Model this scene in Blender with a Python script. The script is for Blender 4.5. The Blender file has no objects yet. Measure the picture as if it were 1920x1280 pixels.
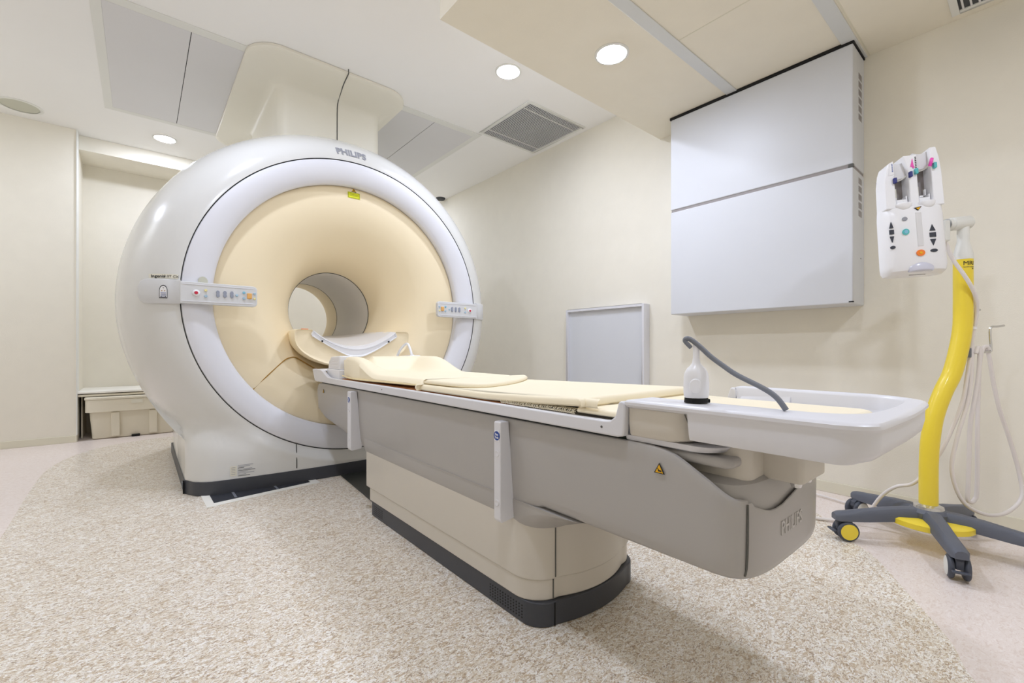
import bpy, bmesh, math, random
from mathutils import Vector, Matrix
random.seed(7)
SC = bpy.context.scene
COL = SC.collection
# ------------------------------------------------------------------ camera, world, exposure
cd = bpy.data.cameras.new('camera'); cam = bpy.data.objects.new('camera', cd); COL.objects.link(cam)
cam.location = (0, 0, 0.82); cam.rotation_euler = (math.radians(90), 0, math.radians(-39.908))
cd.sensor_width = 36; cd.lens = 834.16/1920*36; cd.shift_y = 13.36/1920; cd.clip_start = .02
SC.camera = cam
w = bpy.data.worlds.new('world'); SC.world = w; w.use_nodes = True
w.node_tree.nodes['Background'].inputs[0].default_value = (.9, .92, 1, 1)
w.node_tree.nodes['Background'].inputs[1].default_value = .3
vs = SC.view_settings
vs.view_transform = 'Standard'; vs.look = 'None'; vs.gamma = 1; vs.use_curve_mapping = False
vs.exposure = 0.0
LAMP = 232.0          # strength of every downlight's glowing lens
CEIL, SOF = 2.742, 2.403
XW, YB, YN, XL, YF0 = 3.022, 5.45, 6.0, -1.7, -1.3
SC.cycles.max_bounces = 10; SC.cycles.diffuse_bounces = 7

# ------------------------------------------------------------------ materials
def mat(name, col, rough=.5, spec=.5, metal=0, emit=None, es=0, bump=0, bscale=60, var=0, vscale=4, coat=0, alpha=1):
    m = bpy.data.materials.new(name); m.use_nodes = True
    n = m.node_tree.nodes; l = m.node_tree.links; b = n['Principled BSDF']
    c = tuple(((x/255+.055)/1.055)**2.4 if x/255 > .04045 else x/255/12.92 for x in col) + (1,)
    b.inputs['Base Color'].default_value = c
    b.inputs['Roughness'].default_value = rough
    b.inputs['Specular IOR Level'].default_value = spec
    b.inputs['Metallic'].default_value = metal
    b.inputs['Coat Weight'].default_value = coat
    b.inputs['Coat Roughness'].default_value = .08
    b.inputs['Alpha'].default_value = alpha
    if emit:
        b.inputs['Emission Color'].default_value = tuple(emit)+(1,); b.inputs['Emission Strength'].default_value = es
    tc = n.new('ShaderNodeTexCoord')
    if var or not emit:
        var = var or .015
        ns = n.new('ShaderNodeTexNoise'); ns.inputs['Scale'].default_value = vscale; ns.inputs['Detail'].default_value = 4
        mx = n.new('ShaderNodeMix'); mx.data_type = 'RGBA'; mx.blend_type = 'MIX'
        mx.inputs[6].default_value = tuple(x*(1-var) for x in c[:3])+(1,); mx.inputs[7].default_value = tuple(min(1, x*(1+var)) for x in c[:3])+(1,)
        l.new(tc.outputs['Object'], ns.inputs['Vector']); l.new(ns.outputs['Fac'], mx.inputs[0]); l.new(mx.outputs[2], b.inputs['Base Color'])
    if bump:
        nb = n.new('ShaderNodeTexNoise'); nb.inputs['Scale'].default_value = bscale; nb.inputs['Detail'].default_value = 3
        bp = n.new('ShaderNodeBump'); bp.inputs['Strength'].default_value = bump; bp.inputs['Distance'].default_value = .002
        l.new(tc.outputs['Object'], nb.inputs['Vector']); l.new(nb.outputs['Fac'], bp.inputs['Height']); l.new(bp.outputs[0], b.inputs['Normal'])
    return m

def flake_floor(name, base, tones, scale, rough, amt):
    """Sheet vinyl printed with stretched chips: thresholded, distorted noise at two sizes over a base tone."""
    m = bpy.data.materials.new(name); m.use_nodes = True
    n = m.node_tree.nodes; l = m.node_tree.links; b = n['Principled BSDF']
    lin = lambda col: tuple(((x/255+.055)/1.055)**2.4 for x in col)+(1,)
    tc = n.new('ShaderNodeTexCoord'); prev = None
    rgb = n.new('ShaderNodeRGB'); rgb.outputs[0].default_value = lin(base); prev = rgb.outputs[0]
    for k, (col, sc, lo, hi, a) in enumerate(tones):
        mp = n.new('ShaderNodeMapping'); mp.inputs['Location'].default_value = (k*3.7, k*1.9, 0)
        mp.inputs['Rotation'].default_value = (0, 0, k*1.1); mp.inputs['Scale'].default_value = (1, 1.7, 1)
        ns = n.new('ShaderNodeTexNoise'); ns.inputs['Scale'].default_value = sc*scale; ns.inputs['Detail'].default_value = 2.5
        ns.inputs['Roughness'].default_value = .55; ns.inputs['Distortion'].default_value = 2.6
        rp = n.new('ShaderNodeValToRGB'); rp.color_ramp.elements[0].position = lo; rp.color_ramp.elements[1].position = hi
        rp.color_ramp.elements[0].color = (0, 0, 0, 1); rp.color_ramp.elements[1].color = (a*amt, a*amt, a*amt, 1)
        mx = n.new('ShaderNodeMix'); mx.data_type = 'RGBA'; mx.inputs[7].default_value = lin(col)
        l.new(tc.outputs['Object'], mp.inputs[0]); l.new(mp.outputs[0], ns.inputs['Vector']); l.new(ns.outputs['Fac'], rp.inputs[0])
        l.new(rp.outputs[0], mx.inputs[0]); l.new(prev, mx.inputs[6]); prev = mx.outputs[2]
    l.new(prev, b.inputs['Base Color']); b.inputs['Roughness'].default_value = rough; b.inputs['Specular IOR Level'].default_value = .4
    return m

TONES = [((198, 177, 148), 19, .53, .57, .8), ((245, 242, 234), 23, .53, .57, .95), ((156, 132, 106), 40, .57, .60, .8),
         ((247, 244, 240), 44, .55, .59, .9), ((194, 172, 140), 62, .57, .60, .7), ((138, 116, 94), 75, .63, .66, .7)]
M = dict(
    island=flake_floor('vinyl_brown_chip', (228, 219, 203), TONES, 1.0, .36, 1.0),
    vinyl=flake_floor('vinyl_pale', (232, 221, 214), [((214, 196, 184), 26, .54, .62, .6), ((243, 236, 232), 30, .54, .62, .6), ((206, 184, 170), 60, .60, .65, .5)], 1.0, .34, .8),
    wall=mat('wallpaper_cream', (233, 228, 214), .8, .2, bump=.25, bscale=260, var=.03, vscale=9),
    soffit=mat('wallpaper_soffit', (234, 228, 212), .8, .2, bump=.2, bscale=240, var=.03, vscale=8),
    ceil=mat('ceiling_paint', (244, 243, 240), .8, .2, var=.01),
    base=mat('baseboard_vinyl', (221, 216, 196), .5, .4),
    hatch=mat('hatch_grey', (219, 218, 218), .5, .3),
    trim=mat('trim_white', (228, 228, 222), .5, .3),
    alu=mat('alu_strip', (212, 214, 213), .45, .5),
    shell=mat('gantry_shell', (219, 219, 216), .22, .5, coat=.35),
    ring=mat('gantry_ring', (225, 226, 232), .38, .4),
    cream=mat('gantry_cream', (242, 227, 194), .45, .4),
    liner=mat('bore_liner', (228, 224, 218), .45, .4),
    duct=mat('duct_cover', (234, 230, 216), .4, .4),
    dark=mat('plinth_dark', (66, 68, 74), .4, .4),
    black=mat('seam_black', (24, 24, 24), .6, .3),
    seam=mat('seam_grey', (92, 92, 88), .6, .3),
    brown=mat('seam_brown', (168, 128, 58), .6, .3),
    panel=mat('panel_grey', (214, 215, 216), .4, .4),
    white=mat('white_plastic', (238, 238, 240), .3, .5),
    table=mat('table_grey', (174, 171, 168), .38, .45, coat=.15),
    cream2=mat('table_cream', (208, 202, 191), .4, .4, coat=.15),
    rail=mat('rail_grey', (220, 220, 224), .35, .5),
    green=mat('gap_green', (66, 76, 68), .6, .3),
    wood=mat('pad_underside', (170, 110, 60), .7, .3),
    pad=mat('pad_vinyl', (243, 232, 204), .5, .35, bump=.15, bscale=30),
    padrim=mat('pad_piping', (240, 222, 174), .5, .35),
    metalw=mat('metal_white', (210, 212, 216), .42, .4),
    side=mat('metal_side', (212, 211, 205), .35, .4),
    grey=mat('grey_rubber', (120, 124, 132), .45, .4),
    btn=mat('button_grey', (150, 156, 172), .4, .5),
    blue=mat('button_blue', (168, 196, 214), .3, .5), lblue=mat('button_cyan', (130, 190, 214), .3, .5),
    yel=mat('button_yellow', (236, 226, 160), .3, .5), orange=mat('button_orange', (232, 178, 104), .3, .5),
    red=mat('button_red', (200, 40, 70), .3, .5), pink=mat('pink_tag', (236, 80, 180), .4, .5),
    navy=mat('navy_clip', (38, 44, 116), .4, .5), teal=mat('teal_clip', (84, 184, 184), .4, .5),
    or2=mat('orange_button', (244, 130, 40), .35, .5), darkb=mat('dark_button', (54, 58, 68), .4, .4),
    yellow=mat('yellow_paint', (240, 214, 60), .35, .5, coat=.2), yellow2=mat('yellow_tag', (228, 232, 40), .5, .3),
    caster=mat('caster_grey', (74, 78, 88), .45, .4), stand=mat('stand_grey', (96, 100, 110), .5, .4),
    chrome=mat('chrome', (215, 215, 215), .2, .5, metal=.9),
    cable=mat('cable_white', (228, 222, 218), .4, .4),
    logo=mat('logo_grey', (150, 152, 160), .5, .3), emb=mat('logo_embossed', (192, 189, 186), .4, .4),
    ink=mat('ink', (50, 50, 54), .6, .2), sticker=mat('sticker', (226, 222, 206), .6, .2),
    lblue2=mat('label_blue', (40, 72, 150), .5, .3), warn=mat('warning_amber', (232, 176, 30), .5, .3),
    bin=mat('bin_plastic', (226, 219, 200), .5, .4), louvre=mat('vent_dark', (70, 72, 74), .6, .3),
    lamp=mat('lamp_lens', (255, 255, 255), .5, .3, emit=(.91, .985, 1.19), es=LAMP),
    speaker=mat('speaker_mesh', (200, 200, 184), .6, .3), well=mat('well_grey', (150, 144, 142), .5, .3),
    lens=mat('head_lens', (205, 206, 220), .25, .5, coat=.4), net=mat('net', (232, 222, 196), .7, .3),
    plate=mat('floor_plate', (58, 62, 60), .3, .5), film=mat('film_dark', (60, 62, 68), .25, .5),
    nook=mat('bench_top', (244, 242, 234), .35, .4))

# ------------------------------------------------------------------ helpers
def top(o):
    while o.parent: o = o.parent
    return o
def thing(name, label, cat, loc, group=None):
    o = bpy.data.objects.new(name, None); COL.objects.link(o); o.location = loc; o.empty_display_size = .1
    o['label'] = label; o['category'] = cat
    if group: o['group'] = group
    return o
def tag(o, label, cat, group=None):
    o['label'] = label; o['category'] = cat
    if group: o['group'] = group
    return o
def struct(o): o['kind'] = 'structure'; return o
def mk(name, VF, m, parent=None, bevel=0, seg=3, ang=35, label=None, smooth=True, wn=True):
    V, F = VF
    me = bpy.data.meshes.new(name)
    if parent is not None: off = Vector(top(parent).location)
    else:
        xs, ys, zs = zip(*V); off = Vector(((min(xs)+max(xs))/2, (min(ys)+max(ys))/2, min(zs)))
    bm = bmesh.new(); vv = [bm.verts.new(Vector(v)-off) for v in V]
    for f in F:
        try: bm.faces.new([vv[i] for i in f])
        except ValueError: pass
    bmesh.ops.remove_doubles(bm, verts=bm.verts, dist=1e-5)
    bmesh.ops.recalc_face_normals(bm, faces=bm.faces)
    if bevel:
        es = [e for e in bm.edges if len(e.link_faces) == 2 and e.calc_face_angle(0) > math.radians(ang)]
        bmesh.ops.bevel(bm, geom=es, offset=bevel, segments=seg, profile=.5, affect='EDGES', clamp_overlap=True)
    bm.to_mesh(me); bm.free()
    if smooth:
        me.polygons.foreach_set('use_smooth', [True]*len(me.polygons)); me.set_sharp_from_angle(angle=math.radians(40))
    o = bpy.data.objects.new(name, me); COL.objects.link(o); me.materials.append(M[m] if isinstance(m, str) else m)
    if parent is not None: o.parent = parent
    else: o.location = off
    if label: o['label'] = label
    if smooth and bevel and wn:
        q = o.modifiers.new('wn', 'WEIGHTED_NORMAL'); q.keep_sharp = True
    return o
def box(x0, x1, y0, y1, z0, z1):
    V = [(x, y, z) for x in (x0, x1) for y in (y0, y1) for z in (z0, z1)]
    return V, [(0, 1, 3, 2), (4, 6, 7, 5), (0, 4, 5, 1), (2, 3, 7, 6), (0, 2, 6, 4), (1, 5, 7, 3)]
def join(*parts):
    V, F = [], []
    for v, f in parts:
        n = len(V); V += list(v); F += [tuple(i+n for i in q) for q in f]
    return V, F
def prism(poly, a, b, ax='z'):
    """Extrude a 2D polygon along ax: poly is (x,y) for z, (y,z) for x, (x,z) for y."""
    def P(p, t): return {'z': (p[0], p[1], t), 'x': (t, p[0], p[1]), 'y': (p[0], t, p[1])}[ax]
    n = len(poly); V = [P(p, a) for p in poly]+[P(p, b) for p in poly]
    F = [tuple(range(n)), tuple(range(n, 2*n))]+[(i, (i+1) % n, n+(i+1) % n, n+i) for i in range(n)]
    return V, F
def loft(rings, closed=True, caps=True):
    n = len(rings[0]); V = [p for r in rings for p in r]; F = []
    for k in range(len(rings)-1):
        for i in range(n if closed else n-1):
            j = (i+1) % n; F.append((k*n+i, k*n+j, (k+1)*n+j, (k+1)*n+i))
    if caps and closed: F += [tuple(range(n)), tuple(range((len(rings)-1)*n, len(rings)*n))]
    return V, F
def lathe(prof, c, ax='z', n=48, caps=True):
    """prof = (radius, position along ax)."""
    R = []
    for r, h in prof:
        ring = []
        for i in range(n):
            a = 2*math.pi*i/n; u, v = r*math.cos(a), r*math.sin(a)
            ring.append({'z': (c[0]+u, c[1]+v, c[2]+h), 'y': (c[0]+u, c[1]+h, c[2]+v), 'x': (c[0]+h, c[1]+u, c[2]+v)}[ax])
        R.append(ring)
    return loft(R, True, caps)
def xf(VF, mtx): return [tuple(mtx @ Vector(v)) for v in VF[0]], VF[1]
def catmull(P, k=6):
    P = [Vector(p) for p in P]; out = []
    for i in range(len(P)-1):
        a = P[max(i-1, 0)]; b = P[i]; c = P[i+1]; d = P[min(i+2, len(P)-1)]
        for s in range(k):
            t = s/k; out.append(.5*((2*b)+(c-a)*t+(2*a-5*b+4*c-d)*t*t+(3*b-a-3*c+d)*t**3))
    out.append(P[-1]); return out
def tube(P, r, n=12, k=6, smooth=True):
    Q = catmull(P, k) if smooth else [Vector(p) for p in P]
    rr = r if isinstance(r, (list, tuple)) else [r]*len(P)
    def rad(i):
        t = i/(len(Q)-1)*(len(rr)-1); j = min(int(t), len(rr)-2); return rr[j]+(rr[j+1]-rr[j])*(t-j)
    T = (Q[1]-Q[0]).normalized(); N = T.orthogonal().normalized(); R = []
    for i, p in enumerate(Q):
        t = (Q[min(i+1, len(Q)-1)]-Q[max(i-1, 0)]).normalized()
        q = T.rotation_difference(t); N = (q @ N).normalized(); T = t; B = T.cross(N)
        R.append([tuple(p+(N*math.cos(2*math.pi*j/n)+B*math.sin(2*math.pi*j/n))*rad(i)) for j in range(n)])
    return loft(R)
def rrect(x0, x1, y0, y1, r, n=6):
    out = []
    rs = r if isinstance(r, (list, tuple)) else [r]*4       # order: x1y1, x0y1, x0y0, x1y0
    for k, (cx, cy, sx, sy) in enumerate(((x1, y1, -1, -1), (x0, y1, 1, -1), (x0, y0, 1, 1), (x1, y0, -1, 1))):
        q = rs[k]
        for i in range(n+1):
            a = math.pi/2*(k+i/n); out.append((cx+sx*q+q*math.cos(a), cy+sy*q+q*math.sin(a)))
    return out
def frame_matrix(o, u, v):
    u = Vector(u).normalized(); v = Vector(v).normalized(); wv = u.cross(v)
    return Matrix(((u.x, v.x, wv.x, o[0]), (u.y, v.y, wv.y, o[1]), (u.z, v.z, wv.z, o[2]), (0, 0, 0, 1)))
def text(s, size, ext=.0008, bold=0, align='CENTER'):
    c = bpy.data.curves.new('t', 'FONT'); c.body = s; c.size = size; c.extrude = ext; c.align_x = align; c.align_y = 'CENTER'; c.offset = bold
    c.resolution_u = 3
    o = bpy.data.objects.new('t', c); me = bpy.data.meshes.new_from_object(o)
    V = [tuple(v.co) for v in me.vertices]; F = [tuple(p.vertices) for p in me.polygons]
    bpy.data.objects.remove(o); bpy.data.curves.remove(c); bpy.data.meshes.remove(me)
    return V, F
def lerp(a, b, t): return a+(b-a)*t
def interp(tab, x):
    for (x0, y0), (x1, y1) in zip(tab, tab[1:]):
        if x <= x1: return lerp(y0, y1, max(0, (x-x0)/(x1-x0)))
    return tab[-1][1]
def sstep(a, b, x): t = min(1, max(0, (x-a)/(b-a))); return t*t*(3-2*t)

# ------------------------------------------------------------------ the room
struct(mk('floor', box(XL, XW, YF0, YN, -.1, 0), 'vinyl', smooth=False))
isl = [(-.45, -.9), (-.458, 1.5), (-.462, 2.87), (-.485, 3.69), (-.478, 4.335), (-.36, 4.835), (-.12, 5.12), (.239, 5.216), (.8, 5.24), (1.6, 5.24), (2.1, 5.1), (2.5, 4.6),
       (2.70, 3.8), (2.75, 3.0), (2.78, 2.2), (2.76, 1.4), (2.68, .92), (2.607, .747), (2.362, .56), (2.213, .426), (1.98, .296), (1.746, .171), (1.574, .107), (1.35, -.05), (1.1, -.3), (.9, -.6), (.7, -.95), (.3, -1.05), (-.1, -1.05)]
pts = catmull([(a, b, 0) for a, b in isl+isl[:1]], 6)[:-1]
struct(mk('floor', prism([(p.x, p.y) for p in pts], 0.0, .0015), 'island', smooth=False))
struct(mk('ceiling', box(XL, XW, YF0, YN, CEIL, CEIL+.12), 'ceil', smooth=False))
struct(mk('ceiling', box(1.108, XW, YF0, 1.865, SOF, CEIL-.001), 'soffit', smooth=False))        # dropped soffit by the cabinet
struct(mk('wall_right', box(XW, XW+.12, YF0, YN, -.1, CEIL+.12), 'wall', smooth=False))
struct(mk('wall_back', box(XL, -.425, YB, YN+.12, -.1, CEIL), 'wall', smooth=False))
struct(mk('wall_back', box(-.425, XW, YN, YN+.12, -.1, CEIL), 'wall', smooth=False))
struct(mk('wall_left', box(XL-.12, XL, YF0, YN, -.1, CEIL+.12), 'wall', smooth=False))
struct(mk('wall_front', box(XL, XW, YF0-.12, YF0, -.1, CEIL+.12), 'wall', smooth=False))
struct(mk('trim_1', box(-.425, XW, 5.57, YN, 2.613, CEIL-.001), 'wall', smooth=False))            # beam over the niche
struct(mk('baseboard_right', box(XW-.008, XW, YF0, YN, 0, .062), 'base', bevel=.003))
struct(mk('baseboard_back', box(XL, -.427, YB-.008, YB, 0, .06), 'base', bevel=.003))
struct(mk('baseboard_left', box(XL, XL+.008, YF0, YB, 0, .06), 'base', bevel=.003))
struct(mk('trim_2', box(-.43, -.421, 5.442, 5.57, .06, CEIL-.002), 'trim', bevel=.003))           # corner bead beside the niche
for z0 in (1.204, .612):
    struct(mk('trim_3', box(1.112, XW, z0, z0+.064, SOF-.006, SOF), 'alu', bevel=.002))
struct(mk('trim_4', box(2.122, 2.128, .678, 1.203, SOF-.001, SOF+.001), 'base', smooth=False))
struct(mk('trim_4', box(1.112, XW, .6, .606, SOF-.001, SOF+.001), 'base', smooth=False))

# access hatch in the ceiling: frame and grey panels
fr = join(box(-.215, 2.36, 3.245, 3.315, CEIL-.005, CEIL), box(-.215, 2.36, 4.745, 4.80, CEIL-.005, CEIL),
          box(-.215, -.165, 3.315, 4.745, CEIL-.005, CEIL), box(2.31, 2.36, 3.315, 4.745, CEIL-.005, CEIL))
struct(mk('trim_5', fr, 'trim', smooth=False))
struct(mk('trim_6', box(-.165, 2.31, 3.315, 4.745, CEIL-.0015, CEIL), 'black', smooth=False))
for (a, b, lab) in ((-.1645, .238, 'grey ceiling access panel farthest left, nearest the round speaker'), (.242, .5195, 'grey ceiling access panel just left of the white duct cover'),
                    (1.61, 1.913, 'grey ceiling access panel just right of the white duct cover'), (1.917, 2.3095, 'grey ceiling access panel beside the square air grille')):
    tag(mk('ceiling_panel', box(a, b, 3.3155, 4.741, CEIL-.006, CEIL-.0016), 'hatch', bevel=.001, seg=1), lab, 'ceiling panel', 'grey access panels in the ceiling')

# downlights
def downlight(x, y, z, r, label):
    t = thing('ceiling_light', label, 'ceiling light', (x, y, z), 'round downlights')
    mk('trim_ring', lathe([(r+.002, 0), (r+.016, 0), (r+.016, -.003), (r+.004, -.006), (r, -.004), (r, 0)], (x, y, z), n=40, caps=False), 'trim', t)
    mk('lens', lathe([(.0, -.011), (r*.4, -.0105), (r*.75, -.008), (r-.004, -.004), (r-.002, 0)], (x, y, z), n=40, caps=False), 'lamp', t)
    return t
downlight(.175, 5.167, CEIL, .075, 'round lit downlight above the left of the scanner, near the niche')
downlight(1.961, 2.385, CEIL, .075, 'round lit downlight in the white ceiling beside the soffit edge')
downlight(1.945, 1.49, SOF, .075, 'round lit downlight in the cream soffit, brightest and nearest')
for (x, y, z) in ((.175, 2.385, CEIL), (.175, .45, CEIL), (2.3, 5.15, CEIL), (1.55, -.6, SOF), (-1.4, 4.2, CEIL)):  # out of view; the far-left lamp is added to brighten the left wall
    downlight(x, y, z, .075, 'round lit downlight elsewhere in the ceiling, unseen')

# ceiling speaker
t = thing('ceiling_speaker', 'round pale flush ceiling speaker above the left wall', 'speaker', (-.73, 5.2, CEIL))
mk('rim', lathe([(.112, 0), (.134, 0), (.134, -.003), (.118, -.007), (.112, -.005)], (-.73, 5.2, CEIL), n=48, caps=False), 'trim', t)
mk('grille', lathe([(0, -.006), (.06, -.0055), (.112, -.003)], (-.73, 5.2, CEIL), n=48, caps=False), 'speaker', t)

# air grilles
def grille(x0, x1, y0, y1, z, name, label, along, nb, cross, group=None):
    t = thing(name, label, 'air vent', ((x0+x1)/2, (y0+y1)/2, z), group)
    b = .028
    mk('frame', join(box(x0, x1, y0, y0+b, z-.008, z), box(x0, x1, y1-b, y1, z-.008, z), box(x0, x0+b, y0+b, y1-b, z-.008, z), box(x1-b, x1, y0+b, y1-b, z-.008, z)), 'trim', t, bevel=.002)
    mk('backing', box(x0+b, x1-b, y0+b, y1-b, z-.0012, z), 'louvre', t, smooth=False)
    B = []
    for i in range(nb):
        if along == 'y':
            c = x0+b+(x1-x0-2*b)*(i+.5)/nb; B.append(box(c-.003, c+.003, y0+b, y1-b, z-.005, z-.0013))
        else:
            c = y0+b+(y1-y0-2*b)*(i+.5)/nb; B.append(box(x0+b, x1-b, c-.0035, c+.0035, z-.005, z-.0013))
    mk('louvre_slats', join(*B), 'hatch', t, smooth=False)
    C = []
    for q in cross:
        c = lerp(y0, y1, q) if along == 'y' else lerp(x0, x1, q)
        mk('cross_bar', box(x0+b, x1-b, c-.002, c+.002, z-.0085, z-.0013) if along == 'y' else box(c-.002, c+.002, y0+b, y1-b, z-.0085, z-.0013), 'trim', t, smooth=False)
grille(2.31, 2.965, 2.55, 3.225, CEIL, 'air_grille', 'large square slatted air grille in white ceiling by the right wall', 'y', 34, (.16, .84))
grille(2.62, 2.965, -.12, .281, SOF, 'air_grille', 'small slatted air grille in cream soffit at top right corner', 'x', 13, (.5,))
t = thing('ceiling_sensor', 'tiny grey vent dot at ceiling corner beyond the scanner', 'sensor', (2.95, 4.95, CEIL))
mk('disc', lathe([(0, -.02), (.05, -.018), (.06, 0)], (2.95, 4.95, CEIL), n=24, caps=False), 'louvre', t)

# ------------------------------------------------------------------ niche: bench and bins
t = thing('niche_bench', 'low white bench shelf built into the niche behind the scanner', 'bench', (.9, 5.72, .38))
mk('bench_top', box(-.424, 2.6, 5.455, YN-.004, .418, .440), 'nook', t, bevel=.006)
mk('support_board', box(-.42, 2.6, 5.465, YN-.004, .392, .411), 'bin', t, bevel=.003)
mk('end_panel', box(-.41, -.40, 5.62, 5.98, .002, .392), 'bin', t, bevel=.002)
mk('end_panel', box(2.58, 2.6, 5.5, 5.98, .002, .392), 'bin', t, bevel=.002)
def storage_bin(x0, x1, label):
    y0, y1 = 5.44, 5.80; xm = (x0+x1)/2
    t = thing('storage_bin', label, 'storage bin', (xm, (y0+y1)/2, .0), 'plastic bins under the bench')
    def rr(z, ins): return [(p[0], p[1], z) for p in rrect(x0+ins, x1-ins, y0+ins, y1-ins, .03)]
    mk('tub', loft([rr(.003, .05), rr(.008, .044), rr(.245, .026), rr(.249, .0), rr(.36, .0)]), 'bin', t)
    mk('lid', loft([rr(.362, -.006), rr(.378, -.006), rr(.386, .004)]), 'bin', t)
    for k in (.3, .7): 
        c = lerp(x0, x1, k); mk('rib', box(c-.03, c+.03, y0+.012, y0+.05, .02, .24), 'bin', t, bevel=.006)
    return t
b1 = storage_bin(-.374, .30, 'cream plastic storage bin under the bench, left of the scanner')
mk('label_sticker', box(-.06, .02, 5.436, 5.440, .315, .35), 'sticker', b1, smooth=False)
mk('caster_wheel', box(-.06, .0, 5.455, 5.5, .002, .02), 'black', b1, bevel=.003)

# ------------------------------------------------------------------ wall cabinet and framed panel on the right wall
t = thing('wall_cabinet', 'large white metal equipment cabinet hung on right wall below the soffit', 'cabinet', (2.91, 1.13, 1.053))
CX, CY0, CY1 = 2.80, .627, 1.647
mk('upper_cover', box(CX, XW-.001, CY0, CY1, 1.768, 2.386), 'metalw', t, bevel=.006)
mk('lower_cover', box(CX, XW-.001, CY0, CY1, 1.053, 1.752), 'metalw', t, bevel=.006)
mk('gap_strip', box(CX+.006, XW-.002, CY0+.004, CY1-.004, 1.745, 1.775), 'well', t, smooth=False)
mk('top_gap_strip', box(CX-.003, XW-.001, CY0-.004, CY1+.004, 2.386, SOF-.001), 'black', t, smooth=False, label='black strip in the gap along the cabinet top')  # black strip fills the gap between cabinet and soffit
for z0, n in ((1.52, 5), (2.03, 6)):
    for i in range(n):
        z = z0+i*.043
        mk('side_vent', join(*[box(CX+.105, CX+.165, CY0-.0012, CY0+.001, z+j*.0065, z+.0035+j*.0065) for j in range(5)]), 'well', t, smooth=False)
mk('latch', box(CX-.002, CX+.014, CY0-.002, CY0+.02, 1.752, 1.768), 'seam', t)
mk('latch', box(CX-.001, CX+.012, CY0-.002, CY0+.018, 1.058, 1.064), 'black', t)
mk('screw', lathe([(0, -.001), (.004, -.001), (.004, .001)], (CX+.15, CY0, 1.30), 'y', 10), 'seam', t)

t = thing('wall_panel', 'white framed panel box on right wall behind the patient table', 'panel', (2.98, 2.34, 0))
px0, py0, py1, pz = 2.945, 1.955, 2.765, 1.165
mk('frame', join(box(px0, XW-.001, py0, py0+.02, .12, pz), box(px0, XW-.001, py1-.02, py1, .12, pz), box(px0, XW-.001, py0+.02, py1-.02, pz-.02, pz), box(px0, XW-.001, py0+.02, py1-.02, .12, .15)), 'rail', t, bevel=.002)
mk('board', box(px0+.028, XW-.002, py0+.02, py1-.02, .15, pz-.02), 'metalw', t, smooth=False)

# ------------------------------------------------------------------ MRI scanner
GX, GZ, SR = 1.12, 1.11, .953
HW, ZK, ZB = .925, .30, .078
def yfront(x, z):
    r = math.hypot(x-GX, z-GZ); dx = abs(x-GX)
    u = (r-SR)/.277
    yd = 2.965+.55*(1-math.sqrt(max(0, 1-u*u))) if 0 < u < 1 else (2.965 if u <= 0 else 3.515+(r-1.23)*3)
    yp = 2.915+.075*(dx/.9)**2+2.0*max(0, z-.2)**2
    if dx > .79: yp += .14*(1-math.sqrt(max(0, 1-min(1, (dx-.79)/.136)**2)))
    k = .07; h = min(1, max(0, .5+.5*(yd-yp)/k)); s = lerp(yd, yp, h)-k*h*(1-h)
    return lerp(yd, s, sstep(SR, SR+.07, r))
def outline(a):
    c, s = math.cos(a), math.sin(a)
    if GZ+1.23*s >= ZK: return 1.23
    return min(HW/abs(c) if abs(c) > 1e-6 else 9, (GZ-ZB)/abs(s))
ac = math.atan2(ZB-GZ, HW); ak = math.atan2(ZK-GZ, HW)
N = 300; angs = sorted(set([2*math.pi*i/N-math.pi/2 for i in range(N)]+[ac, -math.pi-ac, ak, -math.pi-ak+0]), key=lambda a: (a+math.pi/2) % (2*math.pi))
sc = thing('mri_scanner', 'big round MRI scanner with pale grey ring shell and cream bore', 'scanner', (GX, 3.7, 0))
rings = []
S = [0, .03, .08, .14, .2, .27, .34, .42, .5, .58, .66, .74, .81, .87, .92, .955, .98, .993, 1]
yend = {}
for s in S:
    ring = []
    for a in angs:
        O = outline(a); r = lerp(SR+.0045, O, s); x = GX+r*math.cos(a); z = GZ+r*math.sin(a); y = yfront(x, z)
        ring.append((x, y, z))
    rings.append(ring)
front_last = rings[-1]
def side_ring(Y, k, mixw):
    R = []
    for a, p in zip(angs, front_last):
        O = outline(a)*1.0; low = sstep(.75, .25, p[2])
        kk = lerp(k, 1, low*.85); x = GX+O*kk*math.cos(a); z = max(ZB, GZ+O*kk*math.sin(a)) if p[2] > ZB+.001 else ZB
        R.append((x, lerp(p[1], Y, mixw), z))
    return R
rings.append([tuple(v+(0, .004, 0)[i] for i, v in enumerate(p)) for p in front_last])
rings.append(side_ring(3.6, 1.004, .5)); rings.append(side_ring(3.74, 1.005, 1))
gr = side_ring(3.745, .994, 1), side_ring(3.756, .994, 1)
rings += [gr[0], gr[1], side_ring(3.761, 1.003, 1), side_ring(4.0, .997, 1), side_ring(4.3, .975, 1), side_ring(4.45, .94, 1), side_ring(4.6, .89, 1), side_ring(4.72, .82, 1)]
rings.append([(GX+.72*math.cos(a), 4.80, GZ+.72*math.sin(a)) for a in angs])
mk('shell', loft(rings, True, False), 'shell', sc)
mk('shell_seam', lathe([(SR-.006, .001), (SR-.006, .03), (SR+.007, .03), (SR+.007, .003)], (GX, 2.968, GZ), 'y', 160, False), 'seam', sc)
mk('front_ring', lathe([(SR+.0005, .004), (SR-.003, -.004), (.93, -.010), (.90, -.011), (.86, -.004), (.83, .008), (.812, .02), (.806, .032), (.806, .05), (.812, .09)], (GX, 2.968, GZ), 'y', 200, False), 'ring', sc)
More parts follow.
